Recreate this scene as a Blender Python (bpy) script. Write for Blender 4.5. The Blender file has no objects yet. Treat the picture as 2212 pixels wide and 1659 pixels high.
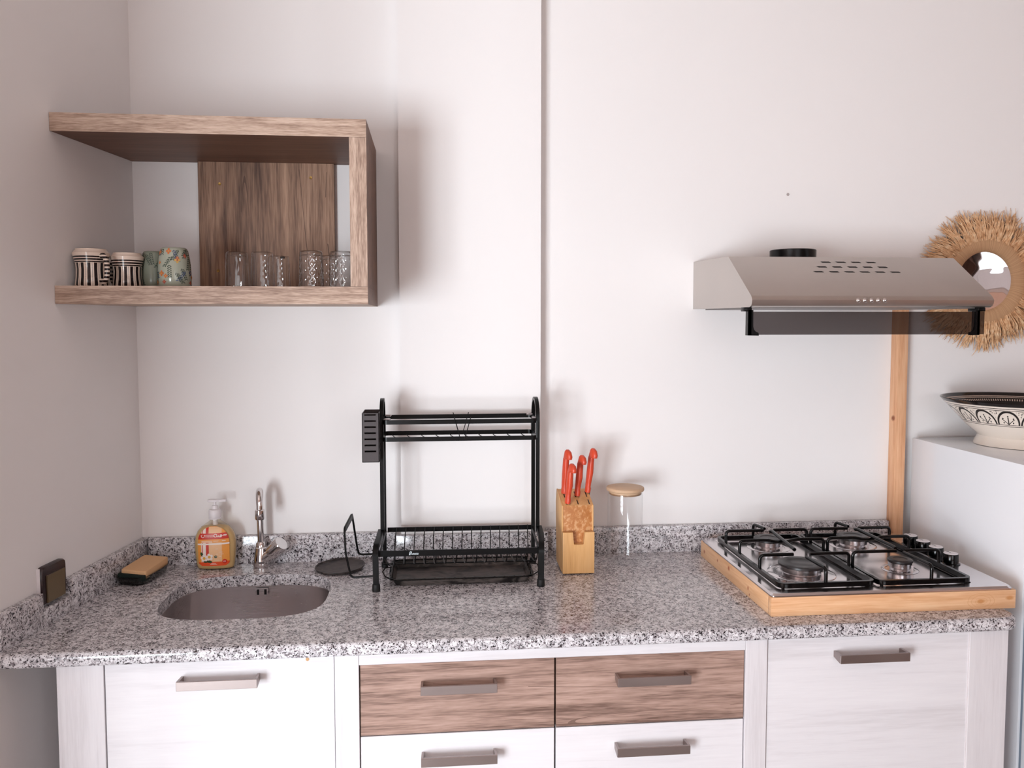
import bpy, bmesh, math, random
from mathutils import Vector, Matrix
PI = math.pi
sc = bpy.context.scene
COL = sc.collection
random.seed(7)

# ------------------------------------------------------------------ camera
cam_d = bpy.data.cameras.new('camera'); cam = bpy.data.objects.new('camera', cam_d); COL.objects.link(cam)
cam_d.sensor_width = 36.0; cam_d.lens = 29.385; cam_d.shift_y = -0.01234
cam_d.clip_start = 0.05; cam_d.clip_end = 60
_r = Vector((0.99528, -0.09704, -0.00022)); _f = Vector((0.096844, 0.993404, -0.061396))
_r = (_r - _f * _r.dot(_f)).normalized(); _f.normalize(); _u = _r.cross(_f)
m = Matrix.Identity(4)
for i in range(3):
    m[i][0] = _r[i]; m[i][1] = _u[i]; m[i][2] = -_f[i]
m[0][3], m[1][3], m[2][3] = 0.77798, -2.33295, 1.56560
cam.matrix_world = m
sc.camera = cam

# ------------------------------------------------------------------ view, world, daylight, added lamps
sc.view_settings.view_transform = 'Standard'; sc.view_settings.look = 'None'
sc.view_settings.gamma = 1.0; sc.view_settings.use_curve_mapping = False
sc.view_settings.exposure = 0.30
sc.cycles.transparent_max_bounces = 24
W = bpy.data.worlds.new('daylight_sky'); sc.world = W; W.use_nodes = True
W.node_tree.nodes['Background'].inputs[0].default_value = (0.75, 0.86, 1.0, 1)
W.node_tree.nodes['Background'].inputs[1].default_value = 1.2

def area(name, loc, rot, sx, sy, power, colour):
    d = bpy.data.lights.new(name, 'AREA'); d.shape = 'RECTANGLE'; d.size = sx; d.size_y = sy
    d.energy = power; d.color = colour
    o = bpy.data.objects.new(name, d); COL.objects.link(o); o.location = loc; o.rotation_euler = rot
    return o
# daylight at the left opening, plus two added lamps for mirror and fill (all of them behind or beside the camera)
area('daylight_window_1', (-1.35, -3.86, 0.85), (PI/2, 0, 0), 1.66, 1.46, 205, (0.88, 0.94, 1.0))
area('added_mirror_lamp', (4.24, -2.30, 2.065), (0, PI/2, 0), 0.45, 0.78, 1.1, (0.85, 0.93, 1.0))  # added lamp in an invented window, there for the mirror to reflect
area('added_fill_lamp', (1.7, -3.86, 1.6), (PI/2, 0, 0), 1.36, 1.16, 12, (1.0, 0.955, 0.93))  # added fill lamp that lifts the left wall, not a known window

# ------------------------------------------------------------------ helpers
def hexc(h, a=1.0):
    h = h.lstrip('#'); v = [int(h[i:i+2], 16)/255 for i in (0, 2, 4)]
    return tuple([(x/12.92 if x <= 0.04045 else ((x+0.055)/1.055)**2.4) for x in v] + [a])

class MB:
    """collects shapes (world coordinates) in one mesh"""
    def __init__(s): s.bm = bmesh.new(); s.mi = 0
    def _tag(s, faces):
        for f in faces: f.material_index = s.mi
    def poly(s, pts):
        vs = [s.bm.verts.new(p) for p in pts]; f = s.bm.faces.new(vs); f.material_index = s.mi; return f
    def box(s, x0, x1, y0, y1, z0, z1, bev=0.0, seg=2):
        vs = [s.bm.verts.new((x, y, z)) for x in (x0, x1) for y in (y0, y1) for z in (z0, z1)]
        fs = [s.bm.faces.new([vs[i] for i in q]) for q in ((0,1,3,2),(4,6,7,5),(0,4,5,1),(2,3,7,6),(0,2,6,4),(1,5,7,3))]
        s._tag(fs)
        if bev > 0:
            es = list({e for f in fs for e in f.edges})
            r = bmesh.ops.bevel(s.bm, geom=es, offset=bev, segments=seg, profile=0.5, affect='EDGES')
            s._tag(r['faces'])
        return s
    def loft(s, rings, closed=True, cap=True):
        vr = [[s.bm.verts.new(p) for p in ring] for ring in rings]
        n = len(vr[0])
        for a, b in zip(vr, vr[1:]):
            for i in range(n if closed else n-1):
                j = (i+1) % n
                f = s.bm.faces.new((a[i], a[j], b[j], b[i])); f.material_index = s.mi
        if cap and closed:
            for ring, rev in ((vr[0], True), (vr[-1], False)):
                f = s.bm.faces.new(ring[::-1] if rev else ring); f.material_index = s.mi
        return s
    def prism(s, poly, axis, d0, d1, bev=0.0):
        def P(a, b, d):
            return {'x': (d, a, b), 'y': (a, d, b), 'z': (a, b, d)}[axis]
        A = [s.bm.verts.new(P(a, b, d0)) for a, b in poly]; B = [s.bm.verts.new(P(a, b, d1)) for a, b in poly]
        fs = [s.bm.faces.new(A[::-1]), s.bm.faces.new(B)]
        n = len(poly)
        for i in range(n): fs.append(s.bm.faces.new((A[i], A[(i+1)%n], B[(i+1)%n], B[i])))
        s._tag(fs)
        if bev > 0:
            es = [e for e in {e for f in fs for e in f.edges} ]
            r = bmesh.ops.bevel(s.bm, geom=es, offset=bev, segments=2, profile=0.5, affect='EDGES'); s._tag(r['faces'])
        return s
    def lathe(s, prof, c, n=40, rmod=None, axis='z', capends=True, R=None):
        rings = []
        for k, (r, h) in enumerate(prof):
            ring = []
            for i in range(n):
                a = 2*PI*i/n
                rr = r if rmod is None else rmod(r, h, a, k)
                v = Vector((rr*math.cos(a), rr*math.sin(a), h))
                if axis == 'y': v = Vector((v.x, -v.z, v.y))
                if axis == 'x': v = Vector((v.z, v.y, -v.x))
                if R is not None: v = R @ v
                ring.append(Vector(c) + v)
            rings.append(ring)
        s.loft(rings, True, capends); return s
    def tube(s, pts, r, n=10, closed=False, flat=None, up=None):
        """round tube, or a flat bar when flat=(w,h) along the path"""
        P = [Vector(p) for p in pts]; N = len(P); rings = []
        prev = None
        for i in range(N):
            if closed: t = (P[(i+1) % N]-P[i-1])
            elif i == 0: t = P[1]-P[0]
            elif i == N-1: t = P[-1]-P[-2]
            else: t = (P[i+1]-P[i]).normalized()+(P[i]-P[i-1]).normalized()
            t.normalize()
            if up is not None: a = Vector(up)
            elif prev is not None: a = prev
            else: a = Vector((0, 0, 1)) if abs(t.z) < 0.9 else Vector((1, 0, 0))
            b = t.cross(a)
            if b.length < 1e-5: b = t.cross(Vector((0.3, 1, 0.2)))
            b.normalize(); a = b.cross(t).normalized(); prev = a
            rr = r[i] if isinstance(r, (list, tuple)) else r
            k = 1.0
            if 0 < i < N-1 or closed:
                d1 = (P[i]-P[i-1]).normalized(); k = 1/max(0.6, d1.dot(t))
            if flat:
                w, h = flat; ring = [P[i]+a*sa*h/2+b*sb*w/2*k for sa, sb in ((1,1),(1,-1),(-1,-1),(-1,1))]
            else:
                ring = [P[i]+(a*math.sin(2*PI*j/n)+b*math.cos(2*PI*j/n)*k)*rr for j in range(n)]
            rings.append(ring)
        if closed: rings.append(rings[0])
        if closed:
            vr = [[s.bm.verts.new(p) for p in ring] for ring in rings[:-1]]
            m_ = len(vr[0])
            for a in range(len(vr)):
                b = (a+1) % len(vr)
                for j in range(m_):
                    q = (j+1) % m_
                    f = s.bm.faces.new((vr[a][j], vr[a][q], vr[b][q], vr[b][j])); f.material_index = s.mi
        else: s.loft(rings, True, True)
        return s
    def ball(s, c, r, n=16, sz=1.0):
        prof = [(max(1e-4, r*math.sin(PI*i/n)), -r*sz*math.cos(PI*i/n)) for i in range(n+1)]
        return s.lathe(prof, c, 2*n)
    def hole_plate(s, outer, inner, z, flip=False):
        """flat face with a hole (both loops at height z)"""
        b2 = bmesh.new()
        def loop(pts):
            vs = [b2.verts.new((x, y, z)) for x, y in pts]
            return [b2.edges.new((vs[i], vs[(i+1) % len(vs)])) for i in range(len(vs))]
        e = loop(outer)+loop(inner)
        r = bmesh.ops.triangle_fill(b2, edges=e, use_beauty=True, use_dissolve=False)
        for f in b2.faces:
            co = [v.co.copy() for v in f.verts]
            nrm = (co[1]-co[0]).cross(co[2]-co[0])
            if (nrm.z < 0) != flip: co = co[::-1]
            s.poly(co)
        b2.free(); return s

def fillet(pts, r, seg=5, closed=False):
    P = [Vector(p) for p in pts]; out = []; N = len(P)
    for i in range(N):
        if not closed and i in (0, N-1): out.append(P[i]); continue
        a, b, c = P[i-1], P[i], P[(i+1) % N]
        d1 = (a-b); d2 = (c-b); rr = min(r, d1.length*0.49, d2.length*0.49)
        p, q = b+d1.normalized()*rr, b+d2.normalized()*rr
        for k in range(seg+1):
            t = k/seg; out.append(p*(1-t)**2+b*2*t*(1-t)+q*t*t)
    return out

ROOTS = {}
def finish(name, mb, mats, parent=None, loc=None, smooth=40, keep=False):
    me = bpy.data.meshes.new(name)
    bm = mb.bm
    bmesh.ops.remove_doubles(bm, verts=bm.verts, dist=1e-6)
    if not keep: bmesh.ops.recalc_face_normals(bm, faces=bm.faces)
    base = Vector((0, 0, 0))
    if parent is not None: base = Vector(parent['_base'])
    elif loc is not None: base = Vector(loc)
    elif len(bm.verts):
        xs = [v.co.x for v in bm.verts]; ys = [v.co.y for v in bm.verts]; zs = [v.co.z for v in bm.verts]
        base = Vector(((min(xs)+max(xs))/2, (min(ys)+max(ys))/2, min(zs)))
    bmesh.ops.translate(bm, verts=bm.verts, vec=-base)
    bm.to_mesh(me); bm.free()
    if not isinstance(mats, (list, tuple)): mats = [mats]
    for x in mats: me.materials.append(x)
    if smooth:
        for p in me.polygons: p.use_smooth = True
        try: me.set_sharp_from_angle(angle=math.radians(smooth))
        except Exception: pass
    o = bpy.data.objects.new(name, me); COL.objects.link(o)
    if parent is not None: o.parent = parent; o['_base'] = list(base)
    else: o.location = base; o['_base'] = list(base)
    return o
def tag(o, label, cat, group=None, kind=None):
    if label: o['label'] = label
    if cat: o['category'] = cat
    if group: o['group'] = group
    if kind: o['kind'] = kind
    return o
def thing(name, label, cat, loc, group=None):
    o = bpy.data.objects.new(name, None); COL.objects.link(o); o.empty_display_size = 0.05
    o.location = loc; o['_base'] = list(loc)
    return tag(o, label, cat, group)
def struct(name, mb, mat, parent=None, smooth=30):
    o = finish(name, mb, mat, parent, smooth=smooth)
    if parent is None: o['kind'] = 'structure'
    return o

# ------------------------------------------------------------------ node helpers
class X:
    """tiny shader-math expression"""
    nt = None
    def __init__(s, sock): s.s = sock
    @staticmethod
    def m(op, *a):
        n = X.nt.nodes.new('ShaderNodeMath'); n.operation = op
        for i, v in enumerate(a):
            if isinstance(v, X): X.nt.links.new(v.s, n.inputs[i])
            else: n.inputs[i].default_value = v
        return X(n.outputs[0])
    def __add__(s, o): return X.m('ADD', s, o)
    def __radd__(s, o): return X.m('ADD', o, s)
    def __sub__(s, o): return X.m('SUBTRACT', s, o)
    def __rsub__(s, o): return X.m('SUBTRACT', o, s)
    def __mul__(s, o): return X.m('MULTIPLY', s, o)
    def __rmul__(s, o): return X.m('MULTIPLY', o, s)
    def __truediv__(s, o): return X.m('DIVIDE', s, o)
    def lt(s, o): return X.m('LESS_THAN', s, o)
    def gt(s, o): return X.m('GREATER_THAN', s, o)
    def abs(s): return X.m('ABSOLUTE', s)
    def fract(s): return X.m('FRACT', s)
    def sqrt(s): return X.m('SQRT', s)
    def max(s, o): return X.m('MAXIMUM', s, o)
    def min(s, o): return X.m('MINIMUM', s, o)
def new_mat(name, col=(0.8, 0.8, 0.8, 1), rough=0.5, metal=0.0, **kw):
    mt = bpy.data.materials.new(name); mt.use_nodes = True
    b = mt.node_tree.nodes['Principled BSDF']
    if isinstance(col, str): col = hexc(col)
    b.inputs['Base Color'].default_value = col; b.inputs['Roughness'].default_value = rough; b.inputs['Metallic'].default_value = metal
    for k, v in kw.items(): b.inputs[k.replace('_', ' ')].default_value = v
    X.nt = mt.node_tree
    return mt, mt.node_tree, b
def node(nt, typ, **kw):
    n = nt.nodes.new(typ)
    for k, v in kw.items(): setattr(n, k, v)
    return n
def coords(nt, scale=(1, 1, 1), rot=(0, 0, 0), world=True):
    if world: src = node(nt, 'ShaderNodeNewGeometry').outputs['Position']
    else: src = node(nt, 'ShaderNodeTexCoord').outputs['Object']
    mp = node(nt, 'ShaderNodeMapping'); mp.inputs['Scale'].default_value = scale; mp.inputs['Rotation'].default_value = rot
    nt.links.new(src, mp.inputs['Vector']); return mp.outputs[0]
def noise(nt, vec, scale, detail=3, rough=0.5, dist=0.0):
    n = node(nt, 'ShaderNodeTexNoise'); n.inputs['Scale'].default_value = scale; n.inputs['Detail'].default_value = detail
    n.inputs['Roughness'].default_value = rough; n.inputs['Distortion'].default_value = dist
    nt.links.new(vec, n.inputs['Vector']); return n.outputs['Fac']
def ramp(nt, fac, stops, interp='LINEAR'):
    r = node(nt, 'ShaderNodeValToRGB'); r.color_ramp.interpolation = interp
    while len(r.color_ramp.elements) < len(stops): r.color_ramp.elements.new(0.5)
    for e, (p, c) in zip(r.color_ramp.elements, stops):
        e.position = p; e.color = hexc(c) if isinstance(c, str) else c
    nt.links.new(fac, r.inputs[0]); return r.outputs[0]
def mixc(nt, fac, a, b, mode='MIX'):
    n = node(nt, 'ShaderNodeMix', data_type='RGBA', blend_type=mode)
    if isinstance(fac, X): fac = fac.s
    for i, v in ((0, fac), (6, a), (7, b)):
        if isinstance(v, (int, float)): n.inputs[i].default_value = v
        elif isinstance(v, (tuple, str)): n.inputs[i].default_value = hexc(v) if isinstance(v, str) else v
        else: nt.links.new(v, n.inputs[i])
    return n.outputs[2]
def bump(nt, b, h, strength=0.2, dist=0.001):
    n = node(nt, 'ShaderNodeBump'); n.inputs['Strength'].default_value = strength; n.inputs['Distance'].default_value = dist
    nt.links.new(h, n.inputs['Height']); nt.links.new(n.outputs[0], b.inputs['Normal'])

# ------------------------------------------------------------------ materials
def m_paint(name, col, bs=0.12):
    mt, nt, b = new_mat(name, col, 0.75)
    v = coords(nt); n1 = noise(nt, v, 3, 4); c = hexc(col)
    b.inputs['Specular IOR Level'].default_value = 0.3
    nt.links.new(mixc(nt, n1, tuple(x*0.975 for x in c[:3])+(1,), c), b.inputs['Base Color'])
    bump(nt, b, noise(nt, v, 120, 3), bs, 0.0008); return mt
WALL = m_paint('white_wall_paint', '#f4f0ef')
CEIL = m_paint('ceiling_paint', '#dccbc2')
ROOMW = m_paint('warm_beige_room_paint', '#d9c3ba')
mt, nt, b = new_mat('stone_floor_tile', '#9c918b', 0.45)
v = coords(nt); br = node(nt, 'ShaderNodeTexBrick'); br.offset = 0; nt.links.new(v, br.inputs['Vector'])
br.inputs['Scale'].default_value = 1.6; br.inputs['Mortar Size'].default_value = 0.008; br.inputs['Row Height'].default_value = 0.5
br.inputs['Color1'].default_value = hexc('#a39892'); br.inputs['Color2'].default_value = hexc('#988d88'); br.inputs['Mortar'].default_value = hexc('#8d8079')
nt.links.new(br.outputs[0], b.inputs['Base Color']); FLOOR = mt

def m_granite():
    mt, nt, b = new_mat('speckled_grey_granite', '#b8b2b4', 0.16)
    v = coords(nt)
    def vor(s, sh=(0, 0, 0)):
        mp = node(nt, 'ShaderNodeMapping'); mp.inputs['Location'].default_value = sh
        nn = node(nt, 'ShaderNodeTexNoise'); nn.inputs['Scale'].default_value = s*1.3; nn.inputs['Detail'].default_value = 2
        nt.links.new(v, nn.inputs['Vector'])
        vm = node(nt, 'ShaderNodeVectorMath', operation='SCALE'); nt.links.new(nn.outputs['Color'], vm.inputs[0]); vm.inputs['Scale'].default_value = 1.1/s
        va = node(nt, 'ShaderNodeVectorMath', operation='ADD'); nt.links.new(v, va.inputs[0]); nt.links.new(vm.outputs[0], va.inputs[1])
        nt.links.new(va.outputs[0], mp.inputs['Vector'])
        t = node(nt, 'ShaderNodeTexVoronoi'); t.inputs['Scale'].default_value = s; nt.links.new(mp.outputs[0], t.inputs['Vector'])
        sp = node(nt, 'ShaderNodeSeparateColor'); nt.links.new(t.outputs['Color'], sp.inputs[0]); return sp.outputs[0]
    base = ramp(nt, vor(215), [(0.0, '#e6e3e6'), (0.35, '#d6d1d5'), (0.36, '#a39ca0'), (0.60, '#b9b3b7'), (0.61, '#f3f1f4'), (1.0, '#e6e3e7')])
    big = noise(nt, v, 62, 2)
    clump = ramp(nt, big, [(0.38, (0, 0, 0, 1)), (0.62, (1, 1, 1, 1))])
    c1 = mixc(nt, 0.35, base, mixc(nt, clump, '#8f878b', '#e3dee1'))
    n2 = noise(nt, v, 275, 2, 0.55, 0.6)
    add = X(n2)+(X(big)-0.5)*0.22
    dark = ramp(nt, add.s, [(0.0, (1, 1, 1, 1)), (0.39, (1, 1, 1, 1)), (0.43, (0, 0, 0, 1)), (1, (0, 0, 0, 1))])
    n3 = noise(nt, v, 165, 2, 0.5, 0.4)
    mid = ramp(nt, n3, [(0.0, (1, 1, 1, 1)), (0.36, (1, 1, 1, 1)), (0.42, (0, 0, 0, 1)), (1, (0, 0, 0, 1))])
    c2 = mixc(nt, mid, c1, '#7a7175')
    c3 = mixc(nt, dark, c2, '#1b181e')
    nt.links.new(c3, b.inputs['Base Color']); return mt
GRAN = m_granite()

def m_wood(name, light, mid, dark, axis, s=1.0, cracks=0.0, rough=0.5, contrast=1.0, knots=None, fine=1.0, loc=None, wt=(0.5, 0.32, 0.18)):
    """laminate / timber; axis = direction of the grain"""
    mt, nt, b = new_mat(name, mid, rough)
    k = {'x': (0.06, 1, 1), 'y': (1, 0.06, 1), 'z': (1, 1, 0.06)}[axis]
    v = coords(nt, tuple(a*s for a in k))
    if loc:
        for nn in nt.nodes:
            if nn.type == 'MAPPING': nn.inputs['Location'].default_value = loc
    n1 = noise(nt, v, 9, 4, 0.55, 0.5); n2 = noise(nt, v, 60, 4, 0.6, 0.2); n3 = noise(nt, v, 260*fine, 2, 0.6)
    mixf = (X(n1)*wt[0]+X(n2)*wt[1]+X(n3)*wt[2]-0.5)*(1.7*contrast)+0.5
    c = ramp(nt, mixf.s, [(0.15, dark), (0.5, mid), (0.85, light)])
    if cracks > 0:
        nn = noise(nt, v, 5.5, 2, 0.5, 0.3)
        ln = ((X(nn)*7.0).fract()-0.5).abs()
        gate = X(noise(nt, coords(nt, (1.5, 1.5, 1.5)), 4, 1)).gt(0.52)
        cr = ln.lt(0.012)*gate*cracks
        c = mixc(nt, cr, c, dark if isinstance(dark, str) else '#3a2820')
    if knots:
        kcol, ksc, kth = knots
        t = node(nt, 'ShaderNodeTexVoronoi'); t.inputs['Scale'].default_value = ksc
        kk = {'x': (0.5, 1, 1), 'y': (1, 0.5, 1), 'z': (1, 1, 0.5)}[axis]
        nt.links.new(coords(nt, kk), t.inputs['Vector'])
        kf = ramp(nt, t.outputs['Distance'], [(0.0, (1, 1, 1, 1)), (kth*0.6, (0.8, 0.8, 0.8, 1)), (kth, (0, 0, 0, 1))])
        c = mixc(nt, kf, c, kcol)
    nt.links.new(c, b.inputs['Base Color']); bump(nt, b, n3, 0.1, 0.0006)
    b.inputs['Specular IOR Level'].default_value = 0.35
    return mt
WHITEW = m_wood('whitewashed_laminate_horizontal', '#efecee', '#e5e1e4', '#c9c3c5', 'x', 1.0, 0, 0.5, 0.75, ('#cdbfbf', 4.5, 0.05))
WHITEV = m_wood('whitewashed_laminate_vertical', '#ece8ea', '#e0dbde', '#c6bfc1', 'z', 1.0, 0, 0.5, 0.9, ('#cbbcbb', 4.0, 0.04))
BROWNH = m_wood('brown_oak_laminate_horizontal', '#c3a598', '#a88a7d', '#6e554b', 'x', 1.3, 0.8, 0.5, 1.6, None, 1.0, None, (0.35, 0.38, 0.27))
BROWNV = m_wood('brown_oak_laminate_vertical', '#b8937a', '#916f5a', '#543b30', 'z', 1.0, 0.85, 0.5, 1.8, None, 1.0, None, (0.42, 0.34, 0.24))
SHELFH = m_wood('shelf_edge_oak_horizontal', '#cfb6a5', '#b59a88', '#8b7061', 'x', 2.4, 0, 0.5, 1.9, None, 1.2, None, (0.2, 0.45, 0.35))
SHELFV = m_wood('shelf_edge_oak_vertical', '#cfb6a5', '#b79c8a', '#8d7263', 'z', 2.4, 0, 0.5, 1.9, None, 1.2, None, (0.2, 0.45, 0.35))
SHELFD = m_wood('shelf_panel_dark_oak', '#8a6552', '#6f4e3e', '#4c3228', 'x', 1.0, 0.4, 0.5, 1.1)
def add_knots(mt, col, spots, ax):
    nt = mt.node_tree; X.nt = nt; b = nt.nodes['Principled BSDF']
    p = node(nt, 'ShaderNodeSeparateXYZ'); nt.links.new(node(nt, 'ShaderNodeNewGeometry').outputs['Position'], p.inputs[0])
    U_, V_ = X(p.outputs[ax[0]]), X(p.outputs[ax[1]])
    lnk = b.inputs['Base Color'].links[0].from_socket
    wob = (X(noise(nt, coords(nt), 90, 2))-0.5)*0.5
    for (u0, v0, ru, rv, ring) in spots:
        du = (U_-u0)*(1/ru); dv = (V_-v0)*(1/rv); d = (du*du+dv*dv).sqrt()+wob
        core = X.m('SMOOTH_MIN', 1.0-d.min(1.0), 1.0, 0.0)*1.6
        lnk = mixc(nt, core.min(0.9), lnk, col)
        if ring:
            rg = ((d*1.3).fract()-0.5).abs().lt(0.10)*d.lt(ring)
            lnk = mixc(nt, rg*0.35, lnk, col)
    nt.links.new(lnk, b.inputs['Base Color'])
PINEX = m_wood('pine_board_along', '#f6d4ae', '#eec197', '#d89f72', 'x', 0.9, 0.3, 0.45, 1.7, None)
PINEY = m_wood('pine_board_across', '#f6d5b0', '#efc298', '#dba577', 'y', 0.9, 0, 0.45, 1.6, None, 1.0, (0.3, 0.15, 0.2))
PINEZ = m_wood('pine_post_wood', '#f4cba6', '#e8b48c', '#cf8f66', 'z', 1.0, 0.4, 0.5, 1.5, None)
add_knots(PINEY, '#a9522a', [(-0.098, 0.920, 0.008, 0.0065, 0), (-0.205, 0.926, 0.006, 0.005, 0), (-0.290, 0.930, 0.009, 0.0075, 0), (-0.421, 0.921, 0.005, 0.006, 0), (-0.43, 0.908, 0.004, 0.004, 0)], (1, 2))
add_knots(PINEX, '#cf8f58', [(2.035, 0.919, 0.012, 0.007, 3.4), (2.105, 0.925, 0.012, 0.006, 0)], (0, 2))
add_knots(PINEZ, '#8a4526', [(-0.022, 1.279, 0.012, 0.010, 0)], (1, 2))
BLOCKW = m_wood('knife_block_bamboo', '#e9bd88', '#deab72', '#c08a52', 'z', 1.6, 0, 0.4, 1.0)
mt, nt, b = new_mat('knife_block_worn_face', '#b87638', 0.4)
_n = (X(noise(nt, coords(nt, (1, 1, 0.7)), 130, 4, 0.6, 0.4))*0.7+X(noise(nt, coords(nt), 16, 2))*0.3)
nt.links.new(ramp(nt, _n.s, [(0.40, '#b06c34'), (0.50, '#be7c42'), (0.57, '#d2a070'), (0.7, '#c2854c')]), b.inputs['Base Color']); BLOCKD = mt
LIDW = m_wood('bamboo_lid', '#dcbfa2', '#cdab8b', '#b8936f', 'x', 2.0, 0, 0.5, 0.6)

def m_simple(name, col, rough, metal=0.0, bs=0.0, sc_=80, **kw):
    mt, nt, b = new_mat(name, col, rough, metal, **kw)
    v = coords(nt); n1 = noise(nt, v, sc_, 3); c = hexc(col) if isinstance(col, str) else col
    nt.links.new(mixc(nt, n1, tuple(x*0.93 for x in c[:3])+(1,), tuple(min(1, x*1.04) for x in c[:3])+(1,)), b.inputs['Base Color'])
    if bs: bump(nt, b, n1, bs, 0.0006)
    return mt
def m_brushed(name, col, rough, axis='x', aniso=0.0):
    mt, nt, b = new_mat(name, col, rough, 1.0)
    k = {'x': (0.02, 1, 1), 'y': (1, 0.02, 1), 'z': (1, 1, 0.02)}[axis]
    v = coords(nt, k); n1 = noise(nt, v, 400, 2); n2 = noise(nt, coords(nt), 7, 3)
    r = (X(n1)-0.5)*0.12+(X(n2)-0.5)*0.16+rough
    nt.links.new(r.s, b.inputs['Roughness'])
    c = hexc(col); nt.links.new(mixc(nt, n2, tuple(x*0.9 for x in c[:3])+(1,), tuple(min(1, x*1.06) for x in c[:3])+(1,)), b.inputs['Base Color'])
    return mt
BLACKG = m_simple('black_enamel_gloss', '#040405', 0.14, Specular_IOR_Level=0.35)
BLACKM = m_simple('black_powder_coat', '#050506', 0.3, Specular_IOR_Level=0.22)
BLACKP = m_simple('black_plastic', '#060506', 0.3, Specular_IOR_Level=0.25)
CADDYM = m_simple('dark_brown_plastic_caddy', '#3a3031', 0.45)
def m_worn(name, a_, b_, rough, s1):
    mt, nt, b = new_mat(name, a_, rough); f = X(noise(nt, coords(nt, (0.5, 1, 1)), s1, 5, 0.65, 0.8))
    nt.links.new(ramp(nt, f.s, [(0.42, a_), (0.58, b_), (0.72, a_)]), b.inputs['Base Color']); b.inputs['Specular IOR Level'].default_value = 0.3
    bump(nt, b, f.s, 0.15, 0.0006); return mt
TRAYM = m_worn('worn_black_tray', '#1b1817', '#5e5551', 0.35, 22)
DISCM = m_worn('worn_dark_iron', '#2f2a29', '#564d4a', 0.45, 35)
RUBBER = m_simple('black_rubber', '#050505', 0.6)
STEEL = m_brushed('brushed_steel_hob', '#ddd7d8', 0.15, 'x')
SINKM = m_brushed('brushed_steel_sink', '#d8d3d4', 0.3, 'x')
HOODM = m_brushed('brushed_steel_hood', '#c9c2bd', 0.36, 'x')
HANDLEM = m_brushed('satin_nickel_handle', '#a79b98', 0.45, 'x')
CHROME = m_simple('chrome', '#d8d4d4', 0.07, 1.0)
ALU = m_simple('cast_aluminium', '#c9c6c8', 0.22, 1.0, 0.1)
CAPM = m_simple('burner_cap_enamel', '#2d2829', 0.35)
REDP = m_simple('red_plastic_handle', '#d3492c', 0.38)
WHITEP = m_simple('white_plastic', '#ebe4e6', 0.35)
FRIDGEM = m_simple('white_gloss_fridge', '#f3f4f8', 0.12, 0, 0, 1.2)
GREYG = m_simple('grey_gasket', '#7b8694', 0.4)
BRASS = m_simple('brass_screw', '#9a7a48', 0.35, 1.0)
SPONGE = m_simple('tan_sponge', '#e0b386', 0.95, 0, 0.5, 300)
SCOUR = m_simple('dark_green_scourer', '#0e1d18', 0.95, 0, 0.8, 500)
SWFR = m_simple('dark_bronze_switch_frame', '#2b1b1c', 0.25)
SWPL = m_simple('olive_bronze_switch_rocker', '#75654c', 0.3, 0.3)
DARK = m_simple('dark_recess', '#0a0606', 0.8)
SMOKE_LBL = m_simple('white_print', '#dfe9ee', 0.4)
CURT = m_simple('brown_curtain_cloth', '#4a2c20', 0.9, 0, 0.3, 60)
PEACH = m_simple('peach_sofa_cloth', '#e0b59f', 0.9, 0, 0.3, 60)
def m_glass(name, col=(1, 1, 1, 1), rough=0.0, ior=1.45):
    mt, nt, b = new_mat(name, col, rough, 0.0); b.inputs['Transmission Weight'].default_value = 1.0; b.inputs['IOR'].default_value = ior
    bump(nt, b, noise(nt, coords(nt), 30, 1), 0.02, 0.0005)
    return mt
DISHG = m_glass('dark_clear_plastic_dish', (0.42, 0.44, 0.42, 1), 0.08)
mt, nt, b = new_mat('amber_liquid_soap', '#e2bd72', 0.3); b.inputs['Transmission Weight'].default_value = 0.25; b.inputs['IOR'].default_value = 1.33
b.inputs['Subsurface Weight'].default_value = 0.0
nt.links.new(mixc(nt, noise(nt, coords(nt), 12, 2), '#f2d29c', '#eac488'), b.inputs['Base Color']); LIQUID = mt
def m_pane(name, tint, refl, rough=0.02):
    """thin flat pane: tinted see-through with a surface reflection"""
    mt = bpy.data.materials.new(name); mt.use_nodes = True; nt = mt.node_tree; nt.nodes.clear()
    out = node(nt, 'ShaderNodeOutputMaterial'); mx = node(nt, 'ShaderNodeMixShader'); tr = node(nt, 'ShaderNodeBsdfTransparent'); gl = node(nt, 'ShaderNodeBsdfGlossy')
    tr.inputs[0].default_value = tint; gl.inputs['Roughness'].default_value = rough; gl.inputs[0].default_value = (1, 1, 1, 1)
    n1 = noise(nt, coords(nt), 5, 1); X.nt = nt; nt.links.new(((X(n1)-0.5)*0.02+refl).s, mx.inputs[0])
    nt.links.new(tr.outputs[0], mx.inputs[1]); nt.links.new(gl.outputs[0], mx.inputs[2]); nt.links.new(mx.outputs[0], out.inputs[0]); return mt
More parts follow.
